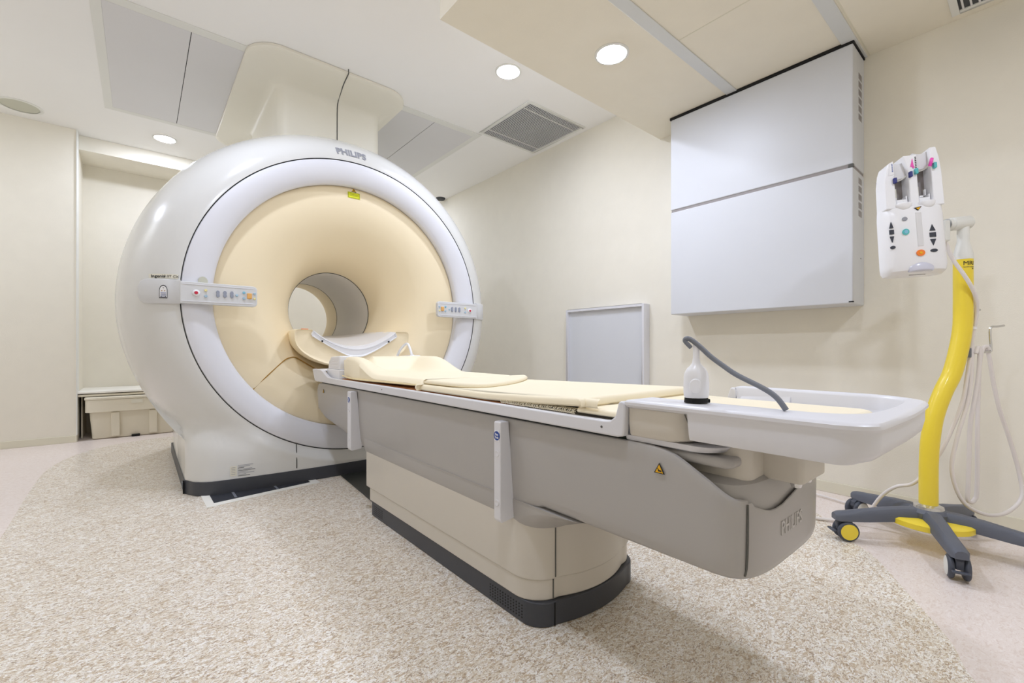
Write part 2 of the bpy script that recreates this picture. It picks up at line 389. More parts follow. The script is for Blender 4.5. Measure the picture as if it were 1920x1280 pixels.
FUN = [(.813, 3.055), (.808, 3.045), (.79, 3.036), (.72, 3.03), (.63, 3.043), (.54, 3.08), (.47, 3.135), (.41, 3.21), (.36, 3.30), (.325, 3.40), (.305, 3.48), (.30, 3.512)]
BZ = 1.10
FP = catmull([(r, y, 0) for r, y in FUN], 5)
fun = mk('bore_funnel', loft([[(GX+p.x*math.cos(2*math.pi*i/160), p.y, lerp(BZ, GZ, sstep(.3, .7, p.x))+p.x*math.sin(2*math.pi*i/160)) for i in range(160)] for p in FP], True, False), 'cream', sc)
ftab = sorted([(p.x, p.y) for p in FP])
def yfun(x, z):
    return interp(ftab, math.hypot(x-GX, z-GZ))
mk('bore_liner', lathe([(.302, 3.513), (.299, 3.516), (.299, 4.255), (.302, 4.26)], (GX, 0, BZ), 'y', 96, False), 'liner', sc)
mk('liner_edge', lathe([(.2995, 3.508), (.2965, 3.511), (.2965, 3.516), (.2995, 3.518)], (GX, 0, BZ), 'y', 96, False), 'seam', sc)
mk('liner_edge', lathe([(.2995, 4.256), (.2975, 4.258), (.2975, 4.262), (.2995, 4.264)], (GX, 0, BZ), 'y', 96, False), 'seam', sc)
mk('rear_funnel', lathe([(.30, 4.265), (.299, 4.50), (.305, 4.58), (.34, 4.66), (.42, 4.74), (.56, 4.79), (.72, 4.801)], (GX, 0, BZ), 'y', 96, False), 'cream', sc)
mk('bore_slot', xf(box(-.05, .05, -.016, .016, -.003, .003), Matrix.Translation((GX+.296*math.cos(1.9), 4.40, BZ+.296*math.sin(1.9))) @ Matrix.Rotation(-(1.9-math.pi/2), 4, 'Y')), 'black', sc, bevel=.002)
mk('bore_mark', box(1.12, 1.135, 3.41, 3.42, 1.425, 1.429), 'black', sc)
# dark plinth
def planf(off):
    P = []
    for i in range(41):
        x = lerp(-.925, .925, i/40); P.append((GX+x*(1+off/.925), yfront(GX+x, ZB+.001)-off))
    return P
pl = planf(.006); poly = pl+[(GX+.931, 4.42), (GX+.80, 4.52), (GX-.80, 4.52), (GX-.931, 4.42)]
mk('plinth', prism(poly, .002, ZB), 'dark', sc, bevel=.003, seg=2)
mk('plinth_tag', box(.184, .19, 3.14, 3.18, .022, .058), 'grey', sc, bevel=.002)
mk('plinth_seam', box(.185, .1895, 3.105, 3.111, .003, .077), 'black', sc, smooth=False)
# front shell seam at lower middle
P = [(x, yfront(x, z)-.0005, z) for x, z in ((.735, .09), (.735, .14), (.737, .19), (.742, .235))]
mk('cover_seam', tube(P, .003, 6, 3), 'seam', sc)
# seam of the lower cream cover
pz_ = [(.52, .575), (.60, .66), (.69, .74), (.735, .762), (.775, .762), (.83, .73), (.90, .685), (.97, .64)]
mk('cover_seam', tube([(x, yfun(x, z)-.0005, z) for x, z in pz_], .0035, 6, 5), 'brown', sc)
# ledges and cradle across the bore mouth
def belly(hw, ztop, zbot, y, e=1.0, nn=28):
    R = []
    for i in range(nn+1):
        t = -1+2*i/nn
        x = hw*math.sin(t*math.pi/2); zz = ztop-.05-(ztop-.05-zbot)*max(0, math.cos(t*math.pi/2))**e
        R.append((GX+x, y, zz))
    return R
def cradle_sec(y, hw, hi, ztop, zin, zbot, rr=.02):
    """cream block section: outer belly from left to right, then back over the ledges and the trough."""
    R = belly(hw, ztop, zbot, y)
    n = 16
    R.append((GX+hw, y, ztop-rr)); R.append((GX+hw-rr*.3, y, ztop-rr*.3)); R.append((GX+hw-rr, y, ztop))
    R.append((GX+hi+.01, y, ztop))
    for i in range(n+1):
        t = 1-2*i/n; R.append((GX+hi*t, y, trough(abs(t), ztop, zin)))
    R.append((GX-hi-.01, y, ztop)); R.append((GX-hw+rr, y, ztop)); R.append((GX-hw+rr*.3, y, ztop-rr*.3)); R.append((GX-hw, y, ztop-rr))
    return R
def trough(t, ztop, zin): return ztop-(ztop-zin)*(1-t**1.9) if t < .93 else lerp(ztop-(ztop-zin)*(1-.93**1.9), ztop, (t-.93)/.07)
secs = []
for y, hw, hi, zt, zi, zb in ((2.985, .375, .285, .932, .80, .72), (2.975, .385, .285, .94, .80, .70), (3.0, .39, .285, .942, .80, .69), (3.1, .385, .28, .944, .82, .69), (3.25, .36, .27, .944, .86, .72),
                              (3.45, .30, .255, .94, .90, .80), (3.7, .27, .25, .935, .915, .82)):
    secs.append(cradle_sec(y, hw, hi, zt, zi, zb))
mk('bore_ledge', loft(secs), 'cream', sc)
mk('ledge_mark', box(.79, .83, 3.03, 3.055, .944, .948), 'or2', sc, bevel=.001)
def tray_sec(y, hi, zt, zi, th, lip):
    n = 24; up, lo = [], []
    for i in range(n+1):
        t = -1+2*i/n; z = lerp(zt, zi, max(0, math.cos(math.pi*t/2))**.85); up.append((GX+(hi-.012)*t, y, z)); 
        zl = zi-th; lo.append((GX+hi*t, y, min(zt-.008, zl+(zt-.028-zl)*max(0, (abs(t)-.12)/.88)**1.25)))
    return up+lo[::-1]
mk('cradle_lip', loft([tray_sec(2.974, .282, .924, .812, .035, 0), tray_sec(2.962, .288, .93, .815, .05, 0), tray_sec(2.962, .288, .935, .822, .052, 0), tray_sec(2.985, .289, .938, .83, .05, 0), tray_sec(3.04, .286, .94, .838, .03, 0)]), 'white', sc, label='white curved lip of the cradle')
secs = []
for y, hi, zt, zi in ((3.035, .284, .943, .840), (3.2, .275, .946, .868), (3.45, .262, .946, .90), (3.6, .25, .943, .917), (4.3, .248, .941, .92), (4.58, .248, .94, .92)):
    n = 24; secs.append([(GX+hi*(-1+2*i/n), y, lerp(zt, zi, 1-abs(-1+2*i/n)**2)) for i in range(n+1)]+[(GX+hi, y, zt-.012)]+[(GX+hi*.6, y, zi-.03), (GX-hi*.6, y, zi-.03), (GX-hi, y, zt-.012)])
mk('bore_bridge', loft(secs), 'liner', sc)
for dx in (-.225, .225):
    mk('cradle_screw', lathe([(0, -.002), (.006, -.002), (.006, .003)], (GX+dx, 2.962, .868), 'y', 12), 'black', sc)
mk('cradle_gap', loft([[(x, y+2.985-2.97, z-.008) for x, y, z in tray_sec(2.974, .292, .93, .812, .055, 0)], [(x, y+.02, z-.008) for x, y, z in tray_sec(2.974, .292, .93, .812, .055, 0)]]), 'seam', sc)
# control panels
def cpanel(sg, name_label):
    X = lambda u: GX+sg*u
    prof = [(x, z) for x, z in rrect(.598, .955, 1.062, 1.180, .02)]
    def wrapx(u): return yfront(X(u), 1.12)
    # front plate, planar across ring and bore
    pan = mk('control_panel', prism([(X(a), b) for a, b in rrect(.598, .958, 1.060, 1.178, [.004, .022, .022, .004])], 2.925, 2.955, 'y'), 'panel', sc, bevel=.006, label=name_label)
    # side piece wrapped round the shell
    R = []
    us = [.955+.0*i for i in range(1)]+[.955, .975, 1.0, 1.03, 1.06, 1.085, 1.105, 1.12, 1.13]
    us = us[1:]
    for u in us:
        e = (u-.955)/.175; ins = 0 if e < .75 else .045*(1-math.sqrt(max(0, 1-((e-.75)/.25)**2)))
        z0, z1 = 1.058+ins, 1.184+.008*e-ins
        y = min(wrapx(u)-.012, 2.926+ (u-.955)*.1) if u < .97 else wrapx(u)-.014
        yb = wrapx(u)+.01
        R.append([(X(u), y+.003, z0), (X(u), y, z0+.005), (X(u), y, z1-.005), (X(u), y+.003, z1), (X(u), yb, z1), (X(u), yb, z0)])
    mk('panel_wrap', loft(R), 'panel', pan)
    # recess border lines
    y0 = 2.9245
    mk('panel_rim', join(prism([(X(.62), 1.160), (X(.95), 1.163), (X(.95), 1.167), (X(.62), 1.164)], y0-.0015, y0+.002, 'y'), prism([(X(.62), 1.074), (X(.95), 1.071), (X(.95), 1.075), (X(.62), 1.078)], y0-.002, y0+.002, 'y')), 'rail', pan, bevel=.0008, seg=1)
    def round_btn(u, z, r, m, nm='button', dy=.006): mk(nm, lathe([(0, -dy), (r*.8, -dy), (r, -dy*.6), (r, .002)], (X(u), y0, z), 'y', 18), m, pan)
    round_btn(.888, 1.12, .017, 'white', 'button_collar', .006); round_btn(.888, 1.12, .009, 'red', 'button', .011)
    round_btn(.845, 1.137, .007, 'yel'); round_btn(.845, 1.105, .0075, 'blue')
    for i, u in enumerate((.79, .757, .724)):
        pr = []
        for k in range(24):
            a = 2*math.pi*k/24; s, c = math.sin(a), math.cos(a); wd = .0095*(.62+.38*abs(s)**.7*1.0)
            pr.append((X(u)+wd*c*1.15, 1.122+.019*s))
        mk('rocker_switch', prism(pr, y0-.006, y0+.001, 'y'), 'btn', pan, bevel=.002, seg=2)
    round_btn(.70, 1.120, .007, 'blue'); round_btn(.665, 1.138, .0075, 'lblue'); round_btn(.665, 1.106, .0075, 'blue')
    mk('orange_switch', xf(box(-.0125, .0125, -.008, .006, -.016, .016), Matrix.Translation((X(.638), y0, 1.121))), 'orange', pan, bevel=.004, label='orange square switch')
    round_btn(.612, 1.136, .0065, 'blue'); round_btn(.612, 1.107, .0065, 'yel')
    return pan
pan = cpanel(-1, 'left control panel with buttons across ring and shell')
cpanel(1, 'right control panel with buttons across the ring')
# arched connector plate on the left panel's side piece
def on_shell(x, z, d): return (x, yfront(x, z)-d, z)
arch = [(-.011, -.02), (.011, -.02), (.011, .008), (.009, .016), (.005, .021), (0, .023), (-.005, .021), (-.009, .016), (-.011, .008)]
def arch_at(cx_, cz_, k, d0, d1, m, par):
    V = [on_shell(cx_+a*k*1.35, cz_+b*k*1.45, d) for d in (d0, d1) for a, b in arch]; n = len(arch)
    F = [tuple(range(n)), tuple(range(n, 2*n))]+[(i, (i+1) % n, n+(i+1) % n, n+i) for i in range(n)]
    return mk('connector_plate', (V, F), m, par, smooth=False)
c1 = arch_at(.094, 1.118, 1.12, .010, .0165, 'ink', pan)
c2 = arch_at(.094, 1.118, .97, .010, .018, 'white', pan)
for dx, dz, m in ((-.006, .006, 'brown'), (.006, .006, 'brown'), (0, .022, 'seam'), (-.009, -.024, 'seam'), (.009, -.024, 'seam')):
    x, y, z = on_shell(.094+dx, 1.118+dz, .0195); mk('connector_pin', lathe([(0, 0), (.0022, 0), (.0022, .003)], (x, y, z), 'y', 8), m, c2)
for k in range(4):
    a = on_shell(.083, 1.113-k*.007, .0188); b = on_shell(.105, 1.113-k*.007, .0188)
    mk('connector_line', tube([a, b], .0009, 6, 1), 'lblue2', c2)
# model strip, half-round pad, logo, data plate
g = [(x, z) for x in (.045, .075, .105, .135, .152) for z in (1.192, 1.208)]
def patch(x0, x1, z0, z1, f, d, nx=8, nz=3):
    V = [(lerp(x0, x1, i/nx), f(lerp(x0, x1, i/nx), lerp(z0, z1, j/nz))-d, lerp(z0, z1, j/nz)) for i in range(nx+1) for j in range(nz+1)]
    F = [(i*(nz+1)+j, (i+1)*(nz+1)+j, (i+1)*(nz+1)+j+1, i*(nz+1)+j+1) for i in range(nx) for j in range(nz)]
    return V, F
st = mk('model_strip', patch(.036, .157, 1.1915, 1.215, yfront, .002), 'sticker', sc)
def map_text(s, size, cx_, cz_, f, d, rot=0, arc=None, bold=0, sx=1):
    V, F = text(s, size, .0006, bold); out = []
    for x, y, z in V:
        x *= sx
        if arc: a = math.pi/2-(cx_-GX+x)/arc; rr = arc+y; X, Z = GX+rr*math.cos(a), GZ+rr*math.sin(a)
        else: X, Z = cx_+x*math.cos(rot)-y*math.sin(rot), cz_+x*math.sin(rot)+y*math.cos(rot)
        out.append((X, f(X, Z)-d-z, Z))
    return out, F
mk('model_text', map_text('Ingenia', .021, .073, 1.2025, yfront, .003, bold=.0003), 'ink', st, smooth=False)
mk('model_text', map_text('3.0T CX', .018, .128, 1.2025, yfront, .003), 'seam', st, smooth=False)
pad_ = [(-.022, 0), (.022, 0), (.022, .016), (.017, .028), (.009, .034), (0, .036), (-.009, .034), (-.017, .028), (-.022, .016)]
mk('half_round_pad', prism([(.265+a, 1.178+b) for a, b in pad_], 2.955, 2.9585, 'y'), 'speaker', sc, smooth=False)
mk('logo', map_text('PHILIPS', .063, 1.087, 0, yfront, .0025, arc=1.017, bold=.0022, sx=1.0), 'logo', sc, smooth=False, label='grey maker lettering on the shell')
dp = mk('data_plate', patch(.393, .425, .095, .15, yfront, .0015), 'sticker', sc)
for i in range(9):
    z = .152-i*.0075; w_ = (.075, .06, .03, .07, .085, .05, .08, .04, .06)[i]
    mk('plate_text', patch(.43, .43+w_, z-.0015, z+.0012, yfront, .0015, 4, 1), 'ink' if i in (2, 4, 8) else 'logo', dp, smooth=False)
for i in range(5):
    z = .142-i*.009; mk('plate_text', patch(.398, .418, z-.001, z+.001, yfront, .0025, 2, 1), 'logo', dp, smooth=False)
# yellow label at the top of the bore cover
yl = mk('laser_label', patch(1.082, 1.165, 1.846, 1.888, yfun, .002), 'yellow2', sc, label='yellow warning label')
mk('label_border', join(*[patch(a, b, c, d, yfun, .0035, 3, 1) for a, b, c, d in ((1.085, 1.162, 1.8835, 1.885), (1.085, 1.162, 1.849, 1.8505), (1.085, 1.0865, 1.849, 1.885), (1.1605, 1.162, 1.849, 1.885), (1.095, 1.152, 1.872, 1.8732), (1.095, 1.152, 1.862, 1.8632))]), 'ink', yl, smooth=False)
def tri(cx_, cz_, s, d, m, nm, par, f=yfun):
    return mk(nm, ([(cx_-s, f(cx_-s, cz_)-d, cz_-s*.8), (cx_+s, f(cx_+s, cz_)-d, cz_-s*.8), (cx_, f(cx_, cz_+s)-d, cz_+s*.95)], [(0, 1, 2)]), m, par, smooth=False)
t1 = tri(1.125, 1.906, .018, .0045, 'ink', 'warning_triangle', yl); tri(1.125, 1.906, .0135, .0055, 'warn', 'warning_face', yl)
tri(1.125, 1.905, .005, .0065, 'ink', 'warning_mark', yl)

# duct cover between scanner and ceiling
t = thing('duct_cover', 'cream moulded duct cover joining scanner top to the ceiling', 'duct cover', (1.06, 4.0, 2.2))
NX0, NX1, NY0, NY1 = .745, 1.498, 3.45, 4.45
FX0, FX1, FY0, FY1 = .52, 1.60, 3.12, 4.93
def dring(tt, z, rr):
    x0, x1 = lerp(NX0, FX0, tt), lerp(NX1, FX1, tt); y0, y1 = lerp(NY0, FY0, tt), lerp(NY1, FY1, tt)
    P = rrect(x0, x1, y0, y1, rr, 10); out = []
    for (x, y) in P:
        bow = .05*tt*math.cos((x-(x0+x1)/2)/(x1-x0)*math.pi) if y < (y0+y1)/2 else 0
        out.append((x, y-bow, z))
    return out
D = [(0, 2.16, .07), (0, 2.45, .07), (0, 2.60, .07), (.006, 2.645, .075), (.03, 2.672, .08), (.09, 2.69, .10), (.25, 2.702, .12), (.55, 2.712, .15), (.9, 2.716, .17), (.98, 2.718, .17), (1.0, 2.724, .17), (1.0, 2.7405, .17)]
D0 = [(x, y, GZ+math.sqrt(1.245**2-(x-GX)**2)+.003) for x, y, z in dring(0, 2.3, .07)]
mk('cover_body', loft([D0]+[dring(*q) for q in D[1:]], True, False), 'duct', t)
sp = [(1.151, NY0-.001, 2.2), (1.151, NY0-.001, 2.45), (1.151, NY0-.001, 2.60), (1.151, NY0-.006, 2.655), (1.149, NY0-.03, 2.688), (1.142, NY0-.09, 2.7035), (1.12, 3.22, 2.713), (1.105, 3.085, 2.715), (1.1, 3.066, 2.724), (1.1, 3.066, 2.738)]
mk('cover_seam', tube(sp, .0035, 6, 4), 'seam', t)
mk('crease_line', tube([(NX0-.008, 4.4, 2.6895), (NX0-.008, 3.6, 2.6895), (NX0+.01, 3.47, 2.69), (NX0+.08, 3.438, 2.69)], .0012, 5, 3), 'cream2', t)

# floor hatch and plates
t = thing('floor_hatch', 'white-edged dark floor tray showing under the scanner front', 'floor tray', (.55, 2.95, 0))
hp = [(.264, 2.755), (.844, 2.838), (.838, 3.05), (.258, 3.05)]; hi_ = [(.300, 2.812), (.800, 2.876), (.800, 3.05), (.296, 3.05)]
n = 4; V = [(x, y, z) for z in (.002, .0045) for x, y in hp+hi_]
F = []
for b_ in (0, 8): F += [(b_+i, b_+(i+1) % 4, b_+4+(i+1) % 4, b_+4+i) for i in range(4)]
F += [(i, (i+1) % 4, 8+(i+1) % 4, 8+i) for i in range(4)]+[(4+i, 4+(i+1) % 4, 12+(i+1) % 4, 12+i) for i in range(4)]
mk('frame', (V, F), 'nook', t, smooth=False)
mk('dark_sheet', prism(hi_, .0017, .0030), 'film', t, smooth=False)
for a in (.40, .61):
    mk('divider', prism([(a, 2.85), (a+.012, 2.85), (a+.010, 3.0), (a-.002, 3.0)], .0031, .0045), 'grey', t, smooth=False)
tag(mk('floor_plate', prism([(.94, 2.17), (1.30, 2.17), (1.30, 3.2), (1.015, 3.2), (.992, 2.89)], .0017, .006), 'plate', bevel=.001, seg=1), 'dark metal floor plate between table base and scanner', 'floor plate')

# ------------------------------------------------------------------ patient table
tb = thing('patient_table', 'long grey and cream patient table docked to the scanner', 'patient table', (1.12, 1.6, 0))
def base_plan(hw, yf, yr, rc, bow, n=12):
    """front (towards the camera) bowed, with rounded corners."""
    P = []
    for i in range(n+1):       # front-left corner
        a = math.pi/2*i/n; P.append((GX-hw+rc-rc*math.cos(a), yf+rc-rc*math.sin(a)))
    for i in range(1, 16):
        u = -1+2*i/16; P.append((GX+u*(hw-rc), yf-bow*(1-u*u)))
    for i in range(n+1):
        a = math.pi/2*i/n; P.append((GX+hw-rc+rc*math.sin(a), yf+rc-rc*math.cos(a)))
    P += [(GX+hw, yr-.02), (GX+hw-.02, yr), (GX-hw+.02, yr), (GX-hw, yr-.02)]
    return P
def plan_y(x, hw, yf, rc, bow):
    return interp(sorted(p for p in base_plan(hw, yf, 3, rc, bow) if p[1] < yf+rc+.001 and p[0] <= GX), x)
ped = mk('pedestal', prism(base_plan(.254, .93, 2.19, .10, .035), .135, .40), 'cream2', tb, bevel=.006)
mk('pedestal_step', prism(base_plan(.250, .935, 2.155, .095, .035), .073, .137), 'cream2', tb, bevel=.006)
plh = mk('plinth', prism(base_plan(.245, .925, 2.14, .075, .03), .002, .0735), 'dark', tb, bevel=.004)
for k, (ya, nyy) in enumerate(((1.00, 13), (2.0, 8))):
    V = []
    for i in range(nyy):
        for j in range(5):
            y = ya+i*.013; z = .018+j*.009
            V.append(lathe([(0, -.0006), (.0026, -.0006), (.0026, .0006)], (GX-.2452, y, z), 'x', 8))
    mk('vent_holes', join(*V), 'black', plh, smooth=False)
mk('pedestal_seam', tube([(.948, plan_y(.948, .254, .93, .10, .035)-.0005, z) for z in (.142, .24, .32)], .0022, 6, 1), 'seam', ped)
mk('pedestal_seam', tube([(.944, plan_y(.944, .250, .935, .095, .035)-.0005, z) for z in (.078, .105, .134)], .0022, 6, 1), 'seam', ped)
mk('plinth_seam', tube([(.939, plan_y(.939, .245, .925, .075, .03)-.0005, z) for z in (.004, .035, .071)], .0025, 6, 1), 'black', plh)
mk('side_grip', box(GX+.225, GX+.268, .935, 1.02, .20, .30), 'cream2', ped, bevel=.01)
# side frame / carriage body: one shell whose rim runs level along the sides and drops in an S to the rounded nose
def nose(w, k=1.0):
    P = []
    for i in range(33):
        t = math.pi*i/32; c, q = -math.cos(t), math.sin(t)
        P.append((GX+w*(abs(c)**(.72 if c > 0 else .45))*(1 if c > 0 else -1), .475-.127*k*(q**(.75 if c > 0 else .36))))
    return P
def rim_z(x, y, side):
    if side: return interp([(.475, .592), (.503, .605), (.53, .609), (.56, .611), (2.84, .611), (2.88, .606), (2.895, .595), (2.905, .57)], y)
    zs = interp([(.345, .529), (.37, .530), (.382, .533), (.4177, .559), (.462, .586), (.475, .592)], y)
    mid = interp([(.85, .531), (.885, .529), (.915, .512), (.95, .500), (.98, .494), (1.05, .497), (1.12, .513), (1.2, .548), (1.27, .58), (1.4, .60)], x)
    return max(zs, mid) if x < .90 else mid
def bot_z(y): return interp([(.3, .368), (.90, .368), (.97, .342), (1.04, .312), (2.22, .312), (2.26, .325), (2.80, .392), (2.90, .43)], y)
YS = [2.905, 2.89, 2.86, 2.80, 2.6, 2.4, 2.26, 2.22, 2.0, 1.6, 1.2, 1.02, .96, .90, .84, .78, .72, .66, .60, .57, .54, .515, .495]
def frame_row(t, ins, dz=0):
    w = .272-ins; out = []
    path = [(GX-w, y, 1) for y in YS]+[(x, y, 0) for x, y in nose(w, 1-ins*2.2)]+[(GX+w, y, 1) for y in reversed(YS)]
    for x, y, side in path:
        zb, zt = bot_z(y), rim_z(x, y, side)
        z = lerp(zb, zt, t)+dz; q = min(1, max(0, (.611-z)/.30)); tuck = .020*q**1.6*sstep(.05, .25, abs(x-GX))
        out.append((x+(tuck if x < GX else -tuck)*1, y, z))
    return out
rows = [frame_row(0, .07), frame_row(0, .03, .001), frame_row(0, .012, .006), frame_row(0, .003, .016), frame_row(.15, 0), frame_row(.4, 0), frame_row(.7, 0), frame_row(.9, 0),
        frame_row(1, 0, -.006), frame_row(1, .003, -.001), frame_row(1, .010, .0), frame_row(1, .014, -.004), frame_row(1, .014, -.03)]
fr_ = mk('side_frame', loft(rows, True, True), 'table', tb)
# under-body deep collar where the frame meets the pedestal
mk('collar', loft([[(x, y, z) for x, y in base_plan(w, yf, 2.2, .11, .04)] for w, yf, z in ((.20, .99, .275), (.232, .945, .278), (.249, .918, .292), (.2562, .895, .315), (.2585, .85, .338), (.2600, .79, .358), (.2600, .71, .370))]), 'table', tb)
# inner cap above the rim, neck, bellows
mk('end_cap', loft([[(x, y, z) for x, y in nose(w, k)]+[(GX+w, 1.0, z), (GX-w, 1.0, z)] for z, w, k in ((.44, .252, .93), (.535, .25, .93), (.553, .243, .90), (.562, .225, .8), (.564, .15, .4))]), 'table', tb)
mk('frame_gap', box(GX-.25, GX+.25, .62, 2.88, .603, .620), 'green', tb, smooth=False, label='dark green gap under the tabletop')
mk('cover_seam', tube([(.889+.0015*k_, interp(sorted(nose(.270)), .889)-.0005+.004*k_, z) for k_, z in ((1.6, .383), (.6, .40), (0, .45), (0, .522))], .0022, 6, 2), 'seam', fr_)
# tabletop slab with side rails
ttop = mk('tabletop', box(.85, 1.39, .62, 2.93, .622, .646), 'rail', tb, bevel=.004)
railp = [(.622, .619), (.605, .623), (.603, .64), (.600, .69), (.607, .702), (.618, .700), (.622, .685), (.628, .665), (.642, .654), (.66, .6525), (2.60, .6525), (2.66, .656), (2.71, .672), (2.76, .690), (2.80, .694), (2.935, .694), (2.945, .688), (2.90, .625), (2.88, .619)]
for x0, x1 in ((.83, .852), (1.388, 1.41)):
    mk('side_rail', prism(railp, x0, x1, 'x'), 'rail', ttop, bevel=.005)
mk('head_plate', prism([(.835, 2.78), (1.405, 2.78), (1.405, 2.94), (1.30, 2.99), (1.18, 3.0), (1.0, 3.0), (.90, 2.99), (.835, 2.94)], .683, .691), 'white', ttop, bevel=.003)
for y in (.665, 1.9): mk('rail_screw', lathe([(0, -.001), (.003, -.001), (.003, .001)], (.83, y, .637), 'x', 8), 'seam', ttop)
# foot tray: section lofted along a U
TX0, TX1, TY0 = .83, 1.425, .157
IX0, IX1, IY0 = .955, 1.392, .205
outer = [(TX0, .60), (TX0, .458), (TX0, .455), (TX0, .36)]; inner = [(IX0, .60), (IX0, .458), (IX0, .455), (IX0, .40)]
for i in range(13):
    a = math.pi/2*i/12; r = .055; outer.append((TX0+r-r*math.cos(a), TY0+r-r*math.sin(a)))
    r2 = .09; inner.append((IX0+r2-r2*math.cos(a), IY0+r2-r2*math.sin(a)))
for u in (.25, .5, .75): outer.append((lerp(TX0+.055, TX1-.15, u), TY0-.006*math.sin(u*math.pi))); inner.append((lerp(IX0+.09, IX1-.08, u), IY0-.006*math.sin(u*math.pi)))
for i in range(13):
    a = math.pi/2*i/12; r = .15; outer.append((TX1-r+r*math.sin(a), TY0+r-r*math.cos(a)))
    r2 = .08; inner.append((IX1-r2+r2*math.sin(a), IY0+r2-r2*math.cos(a)))
outer += [(TX1, .36), (TX1, .455), (TX1, .458), (TX1, .60)]; inner += [(IX1, .40), (IX1, .455), (IX1, .458), (IX1, .60)]
secs = []
for k, (o_, i_) in enumerate(zip(outer, inner)):
    o_ = Vector(o_); i_ = Vector(i_); cdir = Vector((1.15, .42))-o_; cdir.normalize(); f = k/(len(outer)-1)
    e = sstep(.12, .55, f); e2 = sstep(.40, .62, f)
    P = []
    q = lambda d, z: P.append((o_.x+cdir.x*d, o_.y+cdir.y*d, z))
    c2_ = (Vector((1.15, .42))-i_).normalized(); r = lambda d, z: P.append((i_.x+c2_.x*d, i_.y+c2_.y*d, z))
    r(.02, .655); r(.008, .66); r(0, .672); r(-.004, .698); r(-.008, .703); q(.012, .706); q(.004, .705); q(0, .701); q(0, .695); q(.005, .691)
    if k < 2 or k > len(outer)-3: q(.007, .690); q(.010, .689); q(.012, .688); q(.02, .688); q(.03, .688); r(.02, .650)
    else: q(.006, .688); q(.006, .668); q(.008+.004*e, .654-.012*e2); q(.010+.018*e, .643-.016*e2); q(.012+.055*e, .637-.019*e2); r(.02, .637-.019*e2)
    secs.append(P)
tr = mk('foot_tray', loft(secs), 'rail', tb, label='glossy pale grey tray at the table foot')
mk('tray_floor', prism(rrect(.945, 1.402, .200, .64, [.005, .005, .085, .075], 8), .636, .6562), 'rail', tr)
mk('tray_seam', tube([(.838, .462, .688), (.846, .455, .66), (.852, .45, .638)], .0012, 5, 1), 'seam', tr)
# cream block under the tray ledge
for a, b, c in ((.842, .948, 1), (1.30, 1.414, -1)):
    blk = [[(x, y, z) for x, y in rrect((a if c > 0 else 1.396)+(i_ if c > 0 else 0), (b if c > 0 else 1.414)-(0 if c > 0 else i_), .455+j_, .60, [.006, .006, .045 if c > 0 else .006, .006])] for z, i_, j_ in ((.625, .008, .012), (.63, .004, .004), (.655, .0, .0), (.6875, .0, -.002))]
    mk('latch_block', loft(blk), 'cream2', tb, bevel=0)
mk('lower_lip', loft([[(x, y, z) for x, y in rrect(.853+i_, 1.38-i_, .40+j_, .62, [.01, .01, .05, .05])] for z, i_, j_ in ((.606, .02, .03), (.612, .005, .01), (.624, .0, .0))]), 'rail', tb)
# bellows arm and neck under the tray
mk('neck', loft([[(x, y, z) for x, y in rrect(.905, 1.27, .372, .60, [.02, .02, .04, .04])] for z in (.555, .60, .638)]), 'cream2', tb, bevel=.004)
mk('neck_bracket', loft([[(x, y, z) for x, y in rrect(.99-.02*k_, 1.13, .30+.02*k_, .40, .012)] for k_, z in ((0, .552), (0, .60), (1, .638))]), 'cream2', tb, bevel=.006)
for x, y in ((1.03, .325), (1.09, .325)):
    kb = mk('knob', lathe([(.0, -.016), (.009, -.016), (.011, -.01), (.011, 0), (.006, .002)], (x, y, .553), 'z', 16), 'chrome', tb)
    mk('knob_collar', lathe([(.0105, -.006), (.013, -.005), (.013, 0), (.009, .001)], (x, y, .553), 'z', 16), 'black', kb)
mk('bellows_arm', loft([[(x, y, z) for x, y in rrect(.868, 1.37, .385, .62, [.02, .02, .02, .02])] for z in (.585, .606)]), 'table', tb, bevel=.008)
# brackets with round blue badges
for (yc, z0, z1) in ((1.040, .305, .604), (2.258, .305, .603)):
    hw = .0155 if yc < 2 else .024
    pol = [(.845, z1), (.814, z1), (.812, z1-.006), (.812, z0+.012), (.818, z0), (.868, z0+.006), (.872, z0+.02), (.85, z1-.06)]
    b_ = mk('side_bracket', prism(pol, yc-hw, yc+hw, 'y'), 'rail', tb, bevel=.003)
    bx_ = .8115
    mk('badge_plate', box(bx_-.0006, bx_, yc-.011, yc+.011, z1-.058, z1-.026), 'white', b_, smooth=False)
    bd = mk('badge', lathe([(0, -.0012), (.0135, -.0012), (.0135, .0002)], (bx_-.0002, yc, z1-.042), 'x', 24), 'lblue2', b_, label='round blue badge')
    for s_, dz in (('Flex', .004), ('Trak', -.005)):
        mt = frame_matrix((bx_-.0016, yc, z1-.042+dz), (0, -1, 0), (0, 0, 1))
        mk('badge_text', xf(text(s_, .0098, .0002, .0002), mt), 'white', bd, smooth=False)
    for zz in (z1-.095, z0+.058):
        mk('bolt', lathe([(0, -.0008), (.0065, -.0008), (.008, -.0016), (.009, -.0012), (.0095, .001)], (bx_, yc, zz), 'x', 20), 'rail', b_)
